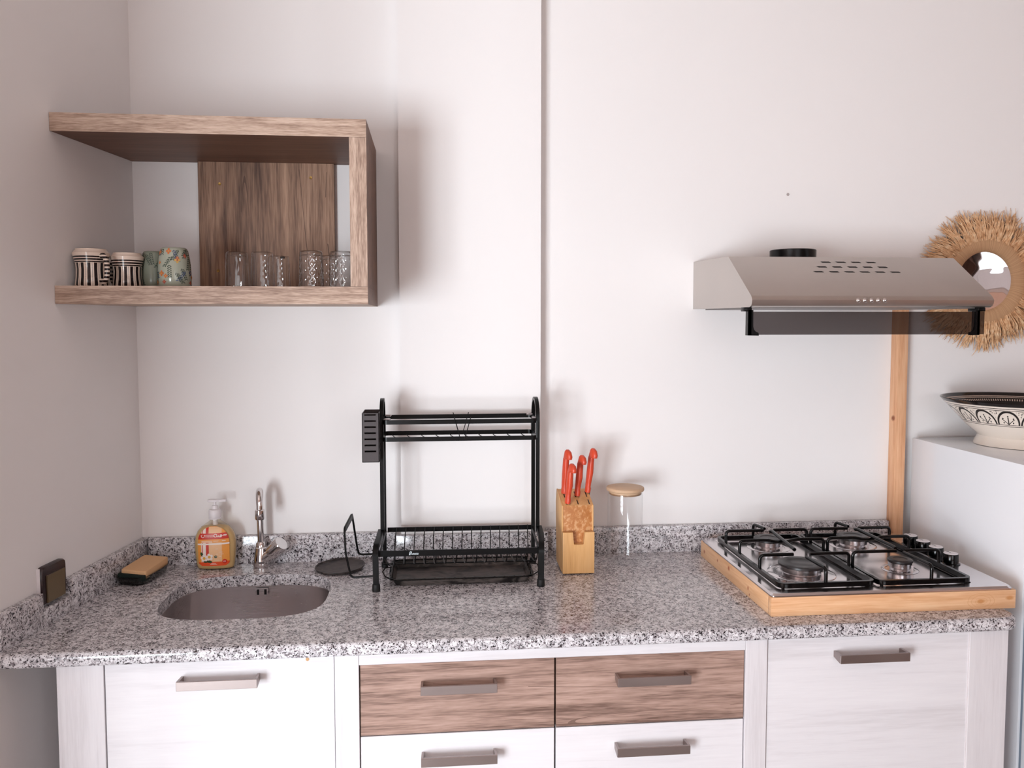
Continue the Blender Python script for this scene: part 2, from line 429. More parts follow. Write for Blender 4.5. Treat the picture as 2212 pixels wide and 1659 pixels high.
def m_thin(name, tint, rough=0.01, boost=1.0, bs=0.0):
    """thin clear glass wall: see-through, reflecting more at grazing angles"""
    mt = bpy.data.materials.new(name); mt.use_nodes = True; nt = mt.node_tree; nt.nodes.clear(); X.nt = nt
    out = node(nt, 'ShaderNodeOutputMaterial'); mx = node(nt, 'ShaderNodeMixShader'); tr = node(nt, 'ShaderNodeBsdfTransparent'); gl = node(nt, 'ShaderNodeBsdfGlossy')
    fr_ = node(nt, 'ShaderNodeLayerWeight'); fr_.inputs[0].default_value = 0.5
    tr.inputs[0].default_value = tint; gl.inputs['Roughness'].default_value = rough
    n1 = noise(nt, coords(nt), 40, 1)
    if bs:
        bn = node(nt, 'ShaderNodeBump'); bn.inputs['Strength'].default_value = bs; bn.inputs['Distance'].default_value = 0.0008
        nt.links.new(n1, bn.inputs['Height']); nt.links.new(bn.outputs[0], gl.inputs['Normal'])
    nt.links.new(((X.m('POWER', X(fr_.outputs[1]), 4.0)*0.75+0.035)*boost).min(0.7).s, mx.inputs[0])
    nt.links.new(tr.outputs[0], mx.inputs[1]); nt.links.new(gl.outputs[0], mx.inputs[2]); nt.links.new(mx.outputs[0], out.inputs[0]); return mt
SHELL = m_thin('clear_bottle_plastic', (0.97, 0.95, 0.90, 1), 0.05, 1.2)
PANE = m_pane('clear_window_pane', (0.97, 0.98, 0.98, 1), 0.04)
SMOKE = m_pane('smoked_glass_visor', (0.375, 0.355, 0.355, 1), 0.045)
JARG = m_thin('thin_borosilicate_jar', (0.985, 0.985, 0.985, 1), 0.0, 0.8)
GLASS = m_thin('clear_drinking_glass', (0.975, 0.98, 0.98, 1), 0.03, 1.9, 0.3)
GLASSD = m_thin('dimpled_drinking_glass', (0.965, 0.97, 0.97, 1), 0.05, 3.6, 0.6)
mt, nt, b = new_mat('wavy_mirror', (0.93, 0.93, 0.93, 1), 0.015, 1.0)
bump(nt, b, noise(nt, coords(nt), 9, 1, 0.5, 0.5), 1.0, 0.0022); MIRROR = mt

# striped pottery: bands under the rim, vertical stripes on the body
def m_stripes(name, zt):
    mt, nt, b = new_mat(name, '#e7d5c8', 0.18)
    p = node(nt, 'ShaderNodeSeparateXYZ'); nt.links.new(node(nt, 'ShaderNodeTexCoord').outputs['Object'], p.inputs[0])
    x, y, z = (X(o) for o in p.outputs)
    a = X.m('ARCTAN2', y, x)*(1/(2*PI))+0.5
    f = (a*15.0).fract()
    st = f.lt(0.48); dots = ((f-0.74).abs().lt(0.05))*((z*420.0).fract().lt(0.5))
    body = z.lt(zt-0.0275)
    band = z.gt(zt-0.0265)*z.lt(zt-0.012)*((z*165.0).fract().lt(0.62))
    rimline = z.gt(zt+0.0052)
    dk = (st*body+dots*body+band+rimline).min(1.0)
    nt.links.new(mixc(nt, dk, '#e7d3c4', '#16090c'), b.inputs['Base Color']); return mt
mt, nt, b = new_mat('striped_handle_glaze', '#e7d5c8', 0.18)
p = node(nt, 'ShaderNodeSeparateXYZ'); nt.links.new(node(nt, 'ShaderNodeTexCoord').outputs['Object'], p.inputs[0])
nt.links.new(mixc(nt, (X(p.outputs[2])*110.0).fract().lt(0.55), '#e7d3c4', '#16090c'), b.inputs['Base Color']); HSTR = mt
CUPG = m_simple('celadon_glaze', '#a5a797', 0.15, 0, 0, 20)
CUPD = m_simple('dull_green_glaze', '#7f8475', 0.25, 0, 0, 20)
PAINTS = [m_simple('painted_leaf_green', '#3f4a3f', 0.25), m_simple('painted_petal_red', '#b4524a', 0.25), m_simple('painted_petal_orange', '#c9703f', 0.25),
          m_simple('painted_petal_yellow', '#c9a15a', 0.25), m_simple('painted_petal_blue', '#4a5878', 0.25)]

# ------------------------------------------------------------------ the room
ZC = 0.90                       # worktop height
LWT = math.tan(0.1534)          # slant of the left wall in plan
def lw(y): return -0.0064 + y*LWT
H = 2.75
mb = MB(); mb.prism([(-0.2, 0), (0.695, 0), (0.695, -0.040), (1.081, -0.040), (1.081, 0), (4.3, 0), (4.3, 0.15), (-0.2, 0.15)], 'z', 0, H)
struct('wall_back', mb, WALL)
mb = MB(); mb.prism([(lw(0.0), 0.0), (lw(-1.5), -1.5), (lw(-1.5)-0.12, -1.5), (-0.2, 0.0)], 'z', 0, H); struct('wall_left', mb, WALL)  # unseen front length extended to keep window light off the corner
mb = MB(); mb.box(-2.6, lw(-1.5)-0.12, -1.5, -1.35, 0, H); struct('wall_left_return', mb, WALL)
mb = MB(); mb.box(-2.75, -2.6, -3.95, -1.35, 0, H); struct('wall_left_outer', mb, ROOMW)
def wall_with_openings(name, a0, a1, ops, axis, d0, d1):
    mb = MB(); cuts = sorted(ops); cur = a0
    def bx(p, q, z0, z1):
        if q-p < 1e-4 or z1-z0 < 1e-4: return
        if axis == 'x': mb.box(p, q, d0, d1, z0, z1)
        else: mb.box(d0, d1, p, q, z0, z1)
    for (p, q, z0, z1) in cuts:
        bx(cur, p, 0, H); bx(p, q, 0, z0); bx(p, q, z1, H); cur = q
    bx(cur, a1, 0, H); return struct(name, mb, ROOMW)
wall_with_openings('wall_front', -2.75, 4.45, [(-2.2, -0.5, 0.1, 1.6), (1.0, 2.4, 1.0, 2.2)], 'x', -3.95, -3.8)
wall_with_openings('wall_right', -3.8, 0.15, [(-2.75, -1.85, 1.78, 2.35)], 'y', 4.3, 4.45)
mb = MB(); mb.box(-2.75, 4.45, -3.95, 0.15, -0.1, 0); struct('floor', mb, FLOOR)
mb = MB(); mb.box(-2.75, 4.45, -3.95, 0.15, H, H+0.1); struct('ceiling', mb, CEIL)
def window(name, x0, x1, y0, y1, z0, z1, along):
    mb = MB(); t = 0.06
    def bar(a0, a1, c0, c1):
        if along == 'x': mb.box(a0, a1, y0, y1, c0, c1, 0.004, 1)
        else: mb.box(x0, x1, a0, a1, c0, c1, 0.004, 1)
    A0, A1 = (x0, x1) if along == 'x' else (y0, y1)
    bar(A0, A0+t, z0, z1); bar(A1-t, A1, z0, z1); bar(A0+t, A1-t, z0, z0+t); bar(A0+t, A1-t, z1-t, z1)
    mid = (A0+A1)/2; bar(mid-0.04, mid+0.04, z0+t, z1-t)
    fr = finish(name, mb, WHITEP); fr['kind'] = 'structure'
    mb = MB()
    if along == 'x': mb.box(A0+t, A1-t, (y0+y1)/2-0.003, (y0+y1)/2+0.003, z0+t, z1-t)
    else: mb.box((x0+x1)/2-0.003, (x0+x1)/2+0.003, A0+t, A1-t, z0+t, z1-t)
    finish('window_pane', mb, PANE, fr)
window('window_1', -2.2, -0.5, -3.83, -3.78, 0.1, 1.6, 'x')
window('added_fill_window', 1.0, 2.4, -3.83, -3.78, 1.0, 2.2, 'x')  # invented window, put in to carry the fill lamp
window('added_mirror_window', 4.26, 4.31, -2.75, -1.85, 1.78, 2.35, 'y')  # invented window, a pale patch for the round mirror to reflect
# invented curtain, wall hanging and sofa, put in for the round mirror to reflect
mb = MB()
ring = []
N = 60
for side, off in ((0, 0.0), (1, 0.02)):
    rr = [(4.2-off+0.025*math.sin(i*0.9), -3.25+i*0.47/N) for i in range(N+1)]
    ring += rr if side == 0 else rr[::-1]
mb.prism(ring, 'z', 0.05, 2.35)
tag(finish('curtain', mb, CURT), 'brown curtain added for the mirror reflection beside the window behind the viewer', 'curtain')
mb = MB(); mb.box(3.3, 4.1, -3.2, -1.4, 0.12, 0.45, 0.06, 3); mb.box(3.9, 4.15, -3.2, -1.4, 0.4, 0.95, 0.08, 3)
mb2 = MB(); mb2.box(4.283, 4.2995, -2.74, -1.9, 0.98, 1.75, 0.004, 1)
tag(finish('added_wall_hanging', mb2, PEACH), 'peach cloth wall hanging added for the mirror reflection below the high window behind the viewer', 'wall hanging')
sofa = thing('sofa', 'peach cloth sofa added for the mirror reflection below the window behind the viewer', 'sofa', (3.7, -2.3, 0))
finish('sofa_body', mb, PEACH, sofa)
for x in (3.4, 4.0):
    for y in (-3.1, -1.5):
        mb = MB(); mb.box(x-0.03, x+0.03, y-0.03, y+0.03, 0, 0.13); finish('sofa_foot', mb, CURT, sofa)
# screw hole in the wall above the hood
mb = MB(); mb.lathe([(0.0045, 0), (0.004, 0.0012), (0.0018, 0.0012), (0.0012, 0.0002)], (1.7997, 0.0, 1.9243), 16, axis='y')
tag(finish('wall_plug', mb, m_simple('wall_plug_grey', '#b9adab', 0.7)), 'tiny grey wall plug in the white wall above the hood', 'wall plug')

# ------------------------------------------------------------------ worktop, splash, sink
def sup(cx, cy, a, b, n, k=72):
    out = []
    for i in range(k):
        t = 2*PI*i/k; c, s = math.cos(t), math.sin(t)
        out.append((cx+a*math.copysign(abs(c)**(2/n), c), cy+b*math.copysign(abs(s)**(2/n), s)))
    return out
def top_outline(d):
    xr, yf = 2.098-d, -0.622+d
    yl = yf
    pts = [(lw(-0.0)+0.0, -0.0), (lw(yl), yl)]
    R = 0.045-d*0.6
    for k in range(9):
        a = -PI/2+k*PI/16
        pts.append((xr-R+R*math.cos(a), yf+R+R*math.sin(a)))
    pts.append((xr, 0.0)); return pts
mb = MB()
prof = []
for k in range(7):
    a = k*PI/2/6; prof.append((0.011*(1-math.sin(a)), ZC-0.011*(1-math.cos(a))))
for k in range(5):
    a = k*PI/2/4; prof.append((0.007*(1-math.cos(a)), 0.878-0.007*math.sin(a)))
rings = [[(x, y, z) for x, y in top_outline(d)] for d, z in prof]
mb.loft(rings, True, False)
hole = sup(0.335, -0.292, 0.192, 0.163, 3.4)
mb.hole_plate(top_outline(prof[0][0]), hole, ZC)
mb.hole_plate(top_outline(prof[-1][0]), hole, prof[-1][1], True)
h2 = sup(0.335, -0.292, 0.190, 0.161, 3.4)
mb.loft([[(x, y, ZC) for x, y in hole], [(x, y, 0.871) for x, y in hole]], True, False)
wt = finish('worktop', mb, GRAN, smooth=50)
tag(wt, 'speckled grey granite worktop with rounded front edge running over the cabinets', 'worktop')
ZS = 0.9755
def splash(name, plan, lab, notch=None):
    mb = MB()
    if notch: notch(mb)
    else: mb.prism(plan, 'z', ZC, ZS, 0.0012)
    return tag(finish(name, mb, GRAN), lab, 'backsplash', 'granite upstand strips')
splash('backsplash', [(0.0145, -0.0005), (0.0145, -0.020), (0.681, -0.020), (0.681, -0.0005)], 'granite upstand strip behind the sink tap and soap bottle')
splash('backsplash', [(0.681, -0.041), (0.681, -0.0555), (1.101, -0.0555), (1.101, -0.041)], 'granite upstand strip stepped forward behind the dish rack')
splash('backsplash', [(1.1015, -0.0005), (1.1015, -0.022), (2.119, -0.022), (2.119, -0.0005)], 'granite upstand strip behind the glass jar and the hob')
def notched(mb):
    T = 0.02; y0, y1, zn = -0.468, -0.358, 0.938
    def seg(ya, yb, z):
        mb.prism([(lw(ya)+0.0005, ya), (lw(ya)+T, ya), (lw(yb)+T, yb), (lw(yb)+0.0005, yb)], 'z', ZC, z, 0.0012)
    seg(-0.606, y0, ZS); seg(y0, y1, zn); seg(y1, -0.0005, ZS)
splash('backsplash', None, 'granite upstand strip along the left wall, notched around the light switch', notched)

sink = thing('sink', 'undermounted stainless steel sink bowl below the tap', 'sink', (0.335, -0.292, 0.70))
mb = MB()
def srow(a, b, z, n): return [(x, y, z) for x, y in sup(0.335, -0.292, a, b, n)]
rows = [srow(0.215, 0.185, 0.8705, 3.2), srow(0.193, 0.164, 0.8705, 3.4), srow(0.1935, 0.1645, 0.866, 3.4), srow(0.190, 0.161, 0.80, 3.4), srow(0.185, 0.156, 0.73, 3.4), srow(0.172, 0.144, 0.708, 3.2), srow(0.15, 0.122, 0.70, 3.0), srow(0.045, 0.045, 0.695, 2.0)]
mb.loft(rows, True, False); mb.poly([Vector(p) for p in rows[-1]])
outer = [srow(0.217, 0.187, 0.8700, 3.2), srow(0.197, 0.168, 0.866, 3.4), srow(0.19, 0.16, 0.72, 3.4), srow(0.15, 0.12, 0.692, 3.0)]
finish('sink_bowl', mb, SINKM, sink, keep=False)
mb = MB(); mb.lathe([(0.042, 0.6955), (0.04, 0.699), (0.03, 0.6985), (0.026, 0.695)], (0.335, -0.292, 0), 32); finish('drain', mb, CHROME, sink)
mb = MB(); mb.box(0.318, 0.352, -0.1345, -0.1325, 0.846, 0.866, 0.0008, 1)
ov = finish('overflow_plate', mb, SINKM, sink)
mb = MB()
for x in (0.3225, 0.3415): mb.box(x, x+0.006, -0.1352, -0.1343, 0.849, 0.863)
finish('overflow_slot', mb, DARK, ov)

# ------------------------------------------------------------------ tap
tap = thing('kitchen_tap', 'chrome single lever tap with swan neck spout behind the sink', 'tap', (0.3216, -0.052, ZC))
cx, cy = 0.3205, -0.050
mb = MB(); mb.lathe([(0.0225, ZC), (0.0235, ZC+0.004), (0.0215, ZC+0.02), (0.0175, ZC+0.045), (0.0165, ZC+0.052)], (cx, cy, 0), 32)
d = Vector((0.62, -0.30, 0.62)).normalized()
p0 = Vector((cx+0.002, cy-0.002, ZC+0.014)); 
mb.tube([p0, p0+d*0.022, p0+d*0.036], [0.017, 0.0165, 0.014], 24)
finish('tap_body', mb, CHROME, tap)
mb = MB(); mb.tube([p0+d*0.036, p0+d*0.040, p0+d*0.078, p0+d*0.083], [0.0160, 0.0200, 0.0212, 0.0190], 28); finish('tap_lever', mb, CHROME, tap)
mb = MB()
mb.lathe([(0.0165, ZC+0.052), (0.0135, ZC+0.054), (0.0125, ZC+0.064), (0.0095, ZC+0.068)], (cx-0.002, cy, 0), 24)
pts = [(cx-0.002, cy, ZC+0.066), (cx-0.003, cy, ZC+0.12), (cx-0.004, cy, ZC+0.178)]
for k in range(1, 12):
    a = k*PI/11*1.02; pts.append((cx-0.004+0.011*k/11, cy-0.026+0.026*math.cos(a), ZC+0.178+0.033*math.sin(a)))
e = Vector(pts[-1]); pts.append(e+Vector((0.0, -0.001, -0.012)))
mb.tube(pts, 0.0088, 18)
finish('spout', mb, CHROME, tap)
e = Vector(pts[-1])
mb = MB(); mb.lathe([(0.0095, 0.004), (0.0122, 0.002), (0.0126, -0.004), (0.0126, -0.020), (0.0115, -0.023), (0.008, -0.023)], e, 24); finish('aerator', mb, CHROME, tap)

# ------------------------------------------------------------------ soap bottle
SX, SY = 0.2003, -0.0525
soap = thing('soap_dispenser', 'amber liquid hand soap pump bottle with an orange and red label', 'soap bottle', (SX, SY, ZC))
bprof = [(0.0, 0.044, 0.018), (0.003, 0.0475, 0.021), (0.01, 0.050, 0.0235), (0.03, 0.0525, 0.0255), (0.055, 0.0545, 0.0262), (0.075, 0.0542, 0.0262), (0.09, 0.0515, 0.0258), (0.103, 0.0455, 0.0245), (0.114, 0.036, 0.022), (0.122, 0.0245, 0.018), (0.1275, 0.0165, 0.0145), (0.131, 0.0135, 0.0135)]
def bdim(h):
    for (a, w0, d0), (c, w1, d1) in zip(bprof, bprof[1:]):
        if h <= c: t = (h-a)/(c-a); return w0+(w1-w0)*t, d0+(d1-d0)*t
    return bprof[-1][1:]
def bring(h, w, d, n, inset=0.0):
    e = 2.6 if h < 0.11 else 2.0
    return [(x, y, ZC+h) for x, y in sup(SX, SY, w-inset, d-inset, e, 56)]
mb = MB(); mb.loft([bring(h, w, d, 0) for h, w, d in bprof]+[bring(0.137, 0.0135, 0.0135, 0)], True, True)
bt = finish('bottle', mb, SHELL, soap, smooth=60)
mb = MB(); mb.loft([bring(h, w, d, 0, 0.0018) for h, w, d in [(0.002, 0.0445, 0.018)]+bprof[1:9]], True, True); finish('liquid_soap', mb, LIQUID, soap, smooth=60)
mb = MB(); mb.lathe([(0.0155, 0.1375), (0.0165, 0.139), (0.0160, 0.157), (0.0145, 0.1595), (0.008, 0.161), (0.0075, 0.17), (0.0035, 0.171), (0.0035, 0.182)], (SX, SY, ZC), 28)
mb.lathe([(0.0165, 0.1345), (0.017, 0.1365), (0.0155, 0.1375)], (SX, SY, ZC), 28)
mb.prism([(SX-0.016, SY-0.009), (SX+0.006, SY-0.009), (SX+0.012, SY-0.006), (SX+0.030, SY-0.005), (SX+0.031, SY+0.003), (SX+0.012, SY+0.005), (SX+0.006, SY+0.009), (SX-0.016, SY+0.009), (SX-0.019, SY)], 'z', ZC+0.180, ZC+0.186, 0.0015)
mb.tube([(SX, SY, ZC+0.135), (SX, SY, ZC+0.118)], 0.0065, 14)
finish('pump', mb, WHITEP, soap)
# label patches follow the curved bottle front
LH0, LH1 = 0.012, 0.118
def lhalf(v):   # half width of the label at height fraction v
    if v < 0.10: return 0.030+0.0105*math.sin(v/0.10*PI/2)
    if v < 0.62: return 0.0405+0.001*(v-0.1)
    t = (v-0.62)/0.38; return 0.0405*math.sqrt(max(0.0, 1-t*t*0.96))
def lsurf(x, v, off):
    h = LH0+(LH1-LH0)*v; w, dd = bdim(h)
    e = 2.6; q = min(0.999, abs(x/w)); y = dd*(1-q**e)**(1/e)
    return (SX+x, SY-y-off, ZC+h)
def patch(mb, x0, x1, v0, v1, off, nx=10, nv=8, skew=0.0):
    rows = []
    for j in range(nv+1):
        v = v0+(v1-v0)*j/nv; row = []
        for i in range(nx+1):
            x = x0+(x1-x0)*i/nx
            vv = v+skew*x; L = lhalf(min(1, max(0, vv))); x = max(-L, min(L, x)); row.append(lsurf(x, min(1, max(0, vv)), off))
        rows.append(row)
    mb.loft(rows, False, False)
def flatm(name, col): return m_simple(name, col, 0.4)
LBL = [flatm('label_orange', '#ef9c45'), flatm('label_red', '#cf2a14'), flatm('label_peach', '#f0bd8c'), flatm('label_white', '#f7e6dc'), flatm('label_leaf', '#2c4422'), flatm('label_yellow', '#e8a93c'), flatm('label_scarlet', '#e8501f')]
mb = MB()
mb.mi = 0; patch(mb, -0.045, 0.045, 0, 1, 0.0006, 24, 30)
mb.mi = 2; patch(mb, -0.012, 0.022, 0.09, 0.99, 0.0009, 8, 24)
mb.mi = 3; patch(mb, -0.0315, -0.0145, 0.09, 0.95, 0.0011, 6, 24)
mb.mi = 1; patch(mb, -0.0295, -0.0275, 0.09, 0.92, 0.0013, 2, 24); patch(mb, -0.019, -0.0115, 0.09, 0.985, 0.0013, 3, 24)
mb.mi = 1; patch(mb, -0.045, 0.045, 0.685, 0.835, 0.0016, 24, 6, 0.25)
mb.mi = 0; patch(mb, -0.0385, 0.041, 0.60, 0.685, 0.00145, 20, 3, 0.25)
mb.mi = 3; patch(mb, -0.0415, 0.0415, 0.545, 0.585, 0.0016, 20, 3, 0.25)
mb.mi = 6; patch(mb, -0.045, 0.045, 0.0, 0.105, 0.0016, 24, 5, 0.35)
finish('label', mb, LBL, soap)
def stroke(mb, pts, w, off=0.0022):
    """flat pen stroke on the label; pts in (x, v)"""
    P = [lsurf(x, v, off) for x, v in pts]
    mb.tube(P, 0, flat=(w, 0.0003), up=(0, 1, 0))
mb = MB(); mb.mi = 0
def at(x, v): return (x, v+0.25*x)
w = 0.0014
stroke(mb, [at(-0.031, 0.805), at(-0.0305, 0.755), at(-0.0275, 0.735), at(-0.0245, 0.738), at(-0.0225, 0.76), at(-0.0225, 0.805)], w)   # noon
stroke(mb, [at(-0.0275, 0.800), at(-0.0262, 0.800)], 0.0014)
stroke(mb, [at(-0.0225, 0.790), at(0.003, 0.790)], 0.0010)
stroke(mb, [at(0.003, 0.80), at(0.0025, 0.76), at(0.005, 0.74), at(0.009, 0.745), at(0.0105, 0.77), at(0.0095, 0.80), at(0.006, 0.812), at(0.003, 0.80)], w)
stroke(mb, [at(0.0105, 0.75), at(0.0145, 0.75), at(0.0150, 0.785)], w)
stroke(mb, [at(0.0145, 0.75), at(0.0195, 0.752), at(0.0225, 0.77), at(0.022, 0.79), at(0.0190, 0.79), at(0.0185, 0.772), at(0.0225, 0.768), at(0.022, 0.745), at(0.0175, 0.732)], w)
stroke(mb, [at(0.0225, 0.768), at(0.033, 0.768), at(0.034, 0.785), at(0.029, 0.79), at(0.0265, 0.785)], w)
for x in (0.0125, 0.0155): stroke(mb, [at(x, 0.733), at(x+0.0011, 0.733)], 0.0011)
for k in range(2): stroke(mb, [at(-0.030+k*0.026+0.0*i, 0.64) if i else at(-0.030+k*0.031, 0.64) for i in range(1)]+[at(-0.002+k*0.034, 0.64)], 0.0012)
stroke(mb, [at(-0.030, 0.615), at(-0.002, 0.615)], 0.0009)
for (x0, x1, v) in ((0.006, 0.012, 0.44), (0.015, 0.024, 0.36), (0.007, 0.012, 0.31), (0.02, 0.026, 0.31), (0.004, 0.009, 0.24), (0.015, 0.02, 0.24), (0.002, 0.016, 0.155), (-0.006, 0.006, 0.075), (-0.009, 0.009, 0.045)):
    stroke(mb, [(x0, v), (x1, v)], 0.0008)
def text_into(mb, s, size, fn, shear=0.0):
    cu = bpy.data.curves.new('lettering', 'FONT'); cu.body = s; cu.size = size; cu.shear = shear; cu.extrude = 0.0; cu.fill_mode = 'FRONT'; cu.resolution_u = 3
    o = bpy.data.objects.new('lettering', cu); COL.objects.link(o)
    me = bpy.data.meshes.new_from_object(o)
    for p_ in me.polygons:
        mb.poly([fn(me.vertices[i].co.x, me.vertices[i].co.y) for i in p_.vertices])
    bpy.data.objects.remove(o); bpy.data.curves.remove(cu); bpy.data.meshes.remove(me)
text_into(mb, 'TWINSON', 0.0048, lambda x, y: lsurf(-0.0205+x*1.12, 0.740+y/0.106+0.25*(-0.0205+x), 0.0022))
# badge with the volume
def disc(mb, cx_, cv, r, off, n=18, sy=1.0):
    mb.poly([lsurf(cx_+r*math.cos(2*PI*i/n), cv+r*sy*math.sin(2*PI*i/n)/0.106, off) for i in range(n)])
mb.mi = 1; disc(mb, 0.0285, 0.115, 0.0062, 0.0020)
mb.mi = 0; text_into(mb, '500', 0.0052, lambda x, y: lsurf(0.0242+x*0.9, 0.10+y/0.106, 0.0023))
# frangipani flowers with leaves
mb.mi = 2
for (x, v, a, L) in ((-0.030, 0.30, 2.0, 0.013), (0.006, 0.24, 0.2, 0.008), (-0.012, 0.12, -0.2, 0.018), (-0.022, 0.12, 3.0, 0.013)):
    n = 12; mb.poly([lsurf(x+L*0.5*math.cos(a)*math.cos(2*PI*i/n)-0.0035*math.sin(a)*math.sin(2*PI*i/n), v+(L*0.5*math.sin(a)*math.cos(2*PI*i/n)+0.0035*math.cos(a)*math.sin(2*PI*i/n))/0.106, 0.0019) for i in range(n)])
for (fx, fv) in ((-0.024, 0.205), (-0.0105, 0.235)):
    mb.mi = 0
    for k in range(5):
        a = k*2*PI/5+0.5; disc(mb, fx+0.0062*math.cos(a), fv+0.0062*math.sin(a)/0.106, 0.0038, 0.0021+0.00005*k, 12)
    mb.mi = 3; disc(mb, fx, fv, 0.0038, 0.0025, 12)
finish('label_print', mb, [LBL[3], LBL[1], LBL[4], LBL[5]], soap, keep=True)

# ------------------------------------------------------------------ sponge in its dish
DA = Matrix.Rotation(math.radians(-9.5), 4, 'Z'); DC = Vector((0.0365, -0.128, ZC))
def dxy(a, b, z): return DC+DA@Vector((a, b, z))
dish = thing('soap_dish', 'small clear ribbed dish holding the sponge in the left corner of the worktop', 'dish', DC)
mb = MB()
def rr_(a, b, z, n=4.5): return [dxy(x, y, z) for x, y in sup(0, 0, a, b, n, 64)]
def dishring(a, b, z, rib=0.0):
    return [dxy(x*(1+rib*math.sin(i*2*PI*20/64)), y*(1+rib*math.sin(i*2*PI*20/64)), z) for i, (x, y) in enumerate(sup(0, 0, a, b, 4.5, 64))]
mb.loft([dishring(0.032, 0.062, 0), dishring(0.036, 0.066, 0.004, 0.012), dishring(0.040, 0.0705, 0.016, 0.006), dishring(0.043, 0.074, 0.022), dishring(0.0435, 0.0745, 0.024), dishring(0.0410, 0.0720, 0.023), dishring(0.037, 0.068, 0.014), dishring(0.032, 0.062, 0.004)], True, True)
finish('dish_tray', mb, DISHG, dish, smooth=60)
sp = thing('sponge', 'tan kitchen sponge with dark green scouring side lying in the clear dish', 'sponge', DC+Vector((0, 0, 0.005)))
T = Matrix.Translation(DC+Vector((0.003, -0.002, 0.016))) @ DA @ Matrix.Rotation(math.radians(2), 4, 'X') @ Matrix.Rotation(math.radians(4), 4, 'Y')
def rbox(mb, T, hx, hy, z0, z1, e=16, jit=0.0):
    def rg(s, z):
        return [T@Vector((x*s+random.uniform(-jit, jit), y*s+random.uniform(-jit, jit), z)) for x, y in sup(0, 0, hx, hy, e, 48)]
    mb.loft([rg(0.96, z0), rg(1, z0+0.002), rg(1, (z0+z1)/2), rg(1, z1-0.002), rg(0.97, z1)], True, True)
mb = MB(); rbox(mb, T@Matrix.Translation((0.002, 0.0, 0)), 0.0330, 0.060, 0.006, 0.025); finish('foam', mb, SPONGE, sp)
mb = MB(); rbox(mb, T, 0.0355, 0.0640, -0.002, 0.0062, 6, 0.0006); rbox(mb, T@Matrix.Translation((0.0, -0.0625, 0)), 0.035, 0.0055, 0.004, 0.0165, 4, 0.0008); finish('scouring_pad', mb, SCOUR, sp)

# ------------------------------------------------------------------ light switch on the left wall
sw = thing('light_switch', 'dark bronze square light switch on the left wall, sunk into the granite strip', 'light switch', (lw(-0.41), -0.41, 0.945))
du = Vector((LWT, 1, 0)).normalized(); nrm = Vector((1, -LWT, 0)).normalized()
S0 = Vector((lw(-0.4125), -0.4125, 0.985))
def wl(a, d, z): return S0+du*a+nrm*d+Vector((0, 0, z))
mb = MB()
def swring(s, d): return [wl(x, d, z) for x, z in sup(0, 0, 0.044*s, 0.042*s, 9, 40)]
mb.loft([swring(1, 0.0003), swring(1.0, 0.009), swring(0.96, 0.0125), swring(0.7, 0.0135)], True, True); finish('switch_frame', mb, SWFR, sw)
mb = MB(); mb.loft([[wl(x, d, z) for x, z in ((-0.031, -0.038), (0.033, -0.038), (0.033, 0.022), (-0.031, 0.022))] for d in (0.012, 0.0165)], True, True); finish('rocker', mb, SWPL, sw)
mb = MB(); mb.loft([[wl(x, d, z) for x, z in ((-0.046, -0.04), (-0.0445, -0.04), (-0.0445, 0.041), (-0.046, 0.041))] for d in (0.0003, 0.008)], True, True); finish('backing_edge', mb, WHITEP, sw)

# ------------------------------------------------------------------ dish rack
rack = thing('dish_rack', 'tall black two tier metal dish rack in the middle of the worktop', 'dish rack', (0.85, -0.18, ZC))
XL, XR, YF, YB = 0.6520, 1.0545, -0.185, -0.090
for side, x in ((-1, XL), (1, XR)):
    mb = MB()
    pts = [(x, YB, ZC+0.012), (x, YB, 1.30)]
    for k in range(1, 14):
        a = k*PI/14; pts.append((x, (YF+YB)/2+(YB-YF)/2*math.cos(a), 1.308+0.050*math.sin(a)))
    pts += [(x, YF, 1.30), (x, YF, 1.012)]
    mb.tube(pts, 0, flat=(0.0085, 0.010), up=(1, 0, 0))
    finish('post', mb, BLACKM, rack)
    xf = x + side*0.004
    mb = MB(); fx = 0.6415 if side < 0 else 1.0495
    xo = x+side*0.0095
    pts = fillet([(x+side*0.004, YF+0.002, 1.021), (x+side*0.004+(fx-x)*0.3, -0.245, 1.012), (fx+side*0.002, -0.283, 1.002), (fx, -0.292, ZC+0.012)], 0.035, 7)
    mb.tube(pts, 0, flat=(0.013, 0.014), up=(1, 0, 0))
    lg = finish('leg', mb, BLACKM, rack)
    for nm, p in (('foot_cap', (fx, -0.292)),):
        mb = MB(); mb.lathe([(0.0095, ZC), (0.0102, ZC+0.002), (0.0095, ZC+0.016), (0.0085, ZC+0.018)], (p[0], p[1], 0), 20); finish(nm, mb, RUBBER, lg)
    mb = MB(); mb.lathe([(0.009, ZC), (0.0095, ZC+0.013)], (x, YB, 0), 16); finish('foot_cap', mb, RUBBER, rack)
def tier(zt, zb, name):
    mb = MB()
    for z in ([zt, zb] if zb else [zt]):
        w = 0.0115
        loop = fillet([(XL+0.003, -0.198, z), (XR-0.003, -0.198, z), (XR-0.003, -0.078, z), (XL+0.003, -0.078, z)], 0.012, 5, True)
        mb.tube(loop, 0, closed=True, flat=(0.0022, w), up=(0, 0, 1))
    for x in (XL+0.0035, XR-0.0035):
        for y in (-0.198, -0.078): mb.tube([(x, y, zt), (x, y, zb)], 0.0016, 8)
    return finish(name, mb, BLACKM, rack)
up = tier(1.3055, 1.2615, 'upper_basket')
mb = MB()
for k in range(10):    # scalloped floor wire and its ticks
    x = XL+0.022+k*0.0385
    mb.tube(fillet([(x, -0.079, 1.2575), (x+0.006, -0.10, 1.2535), (x+0.030, -0.135, 1.2535), (x+0.036, -0.155, 1.2535), (x+0.024, -0.175, 1.2535), (x-0.012, -0.198, 1.2575)], 0.012, 4), 0.0011, 6)
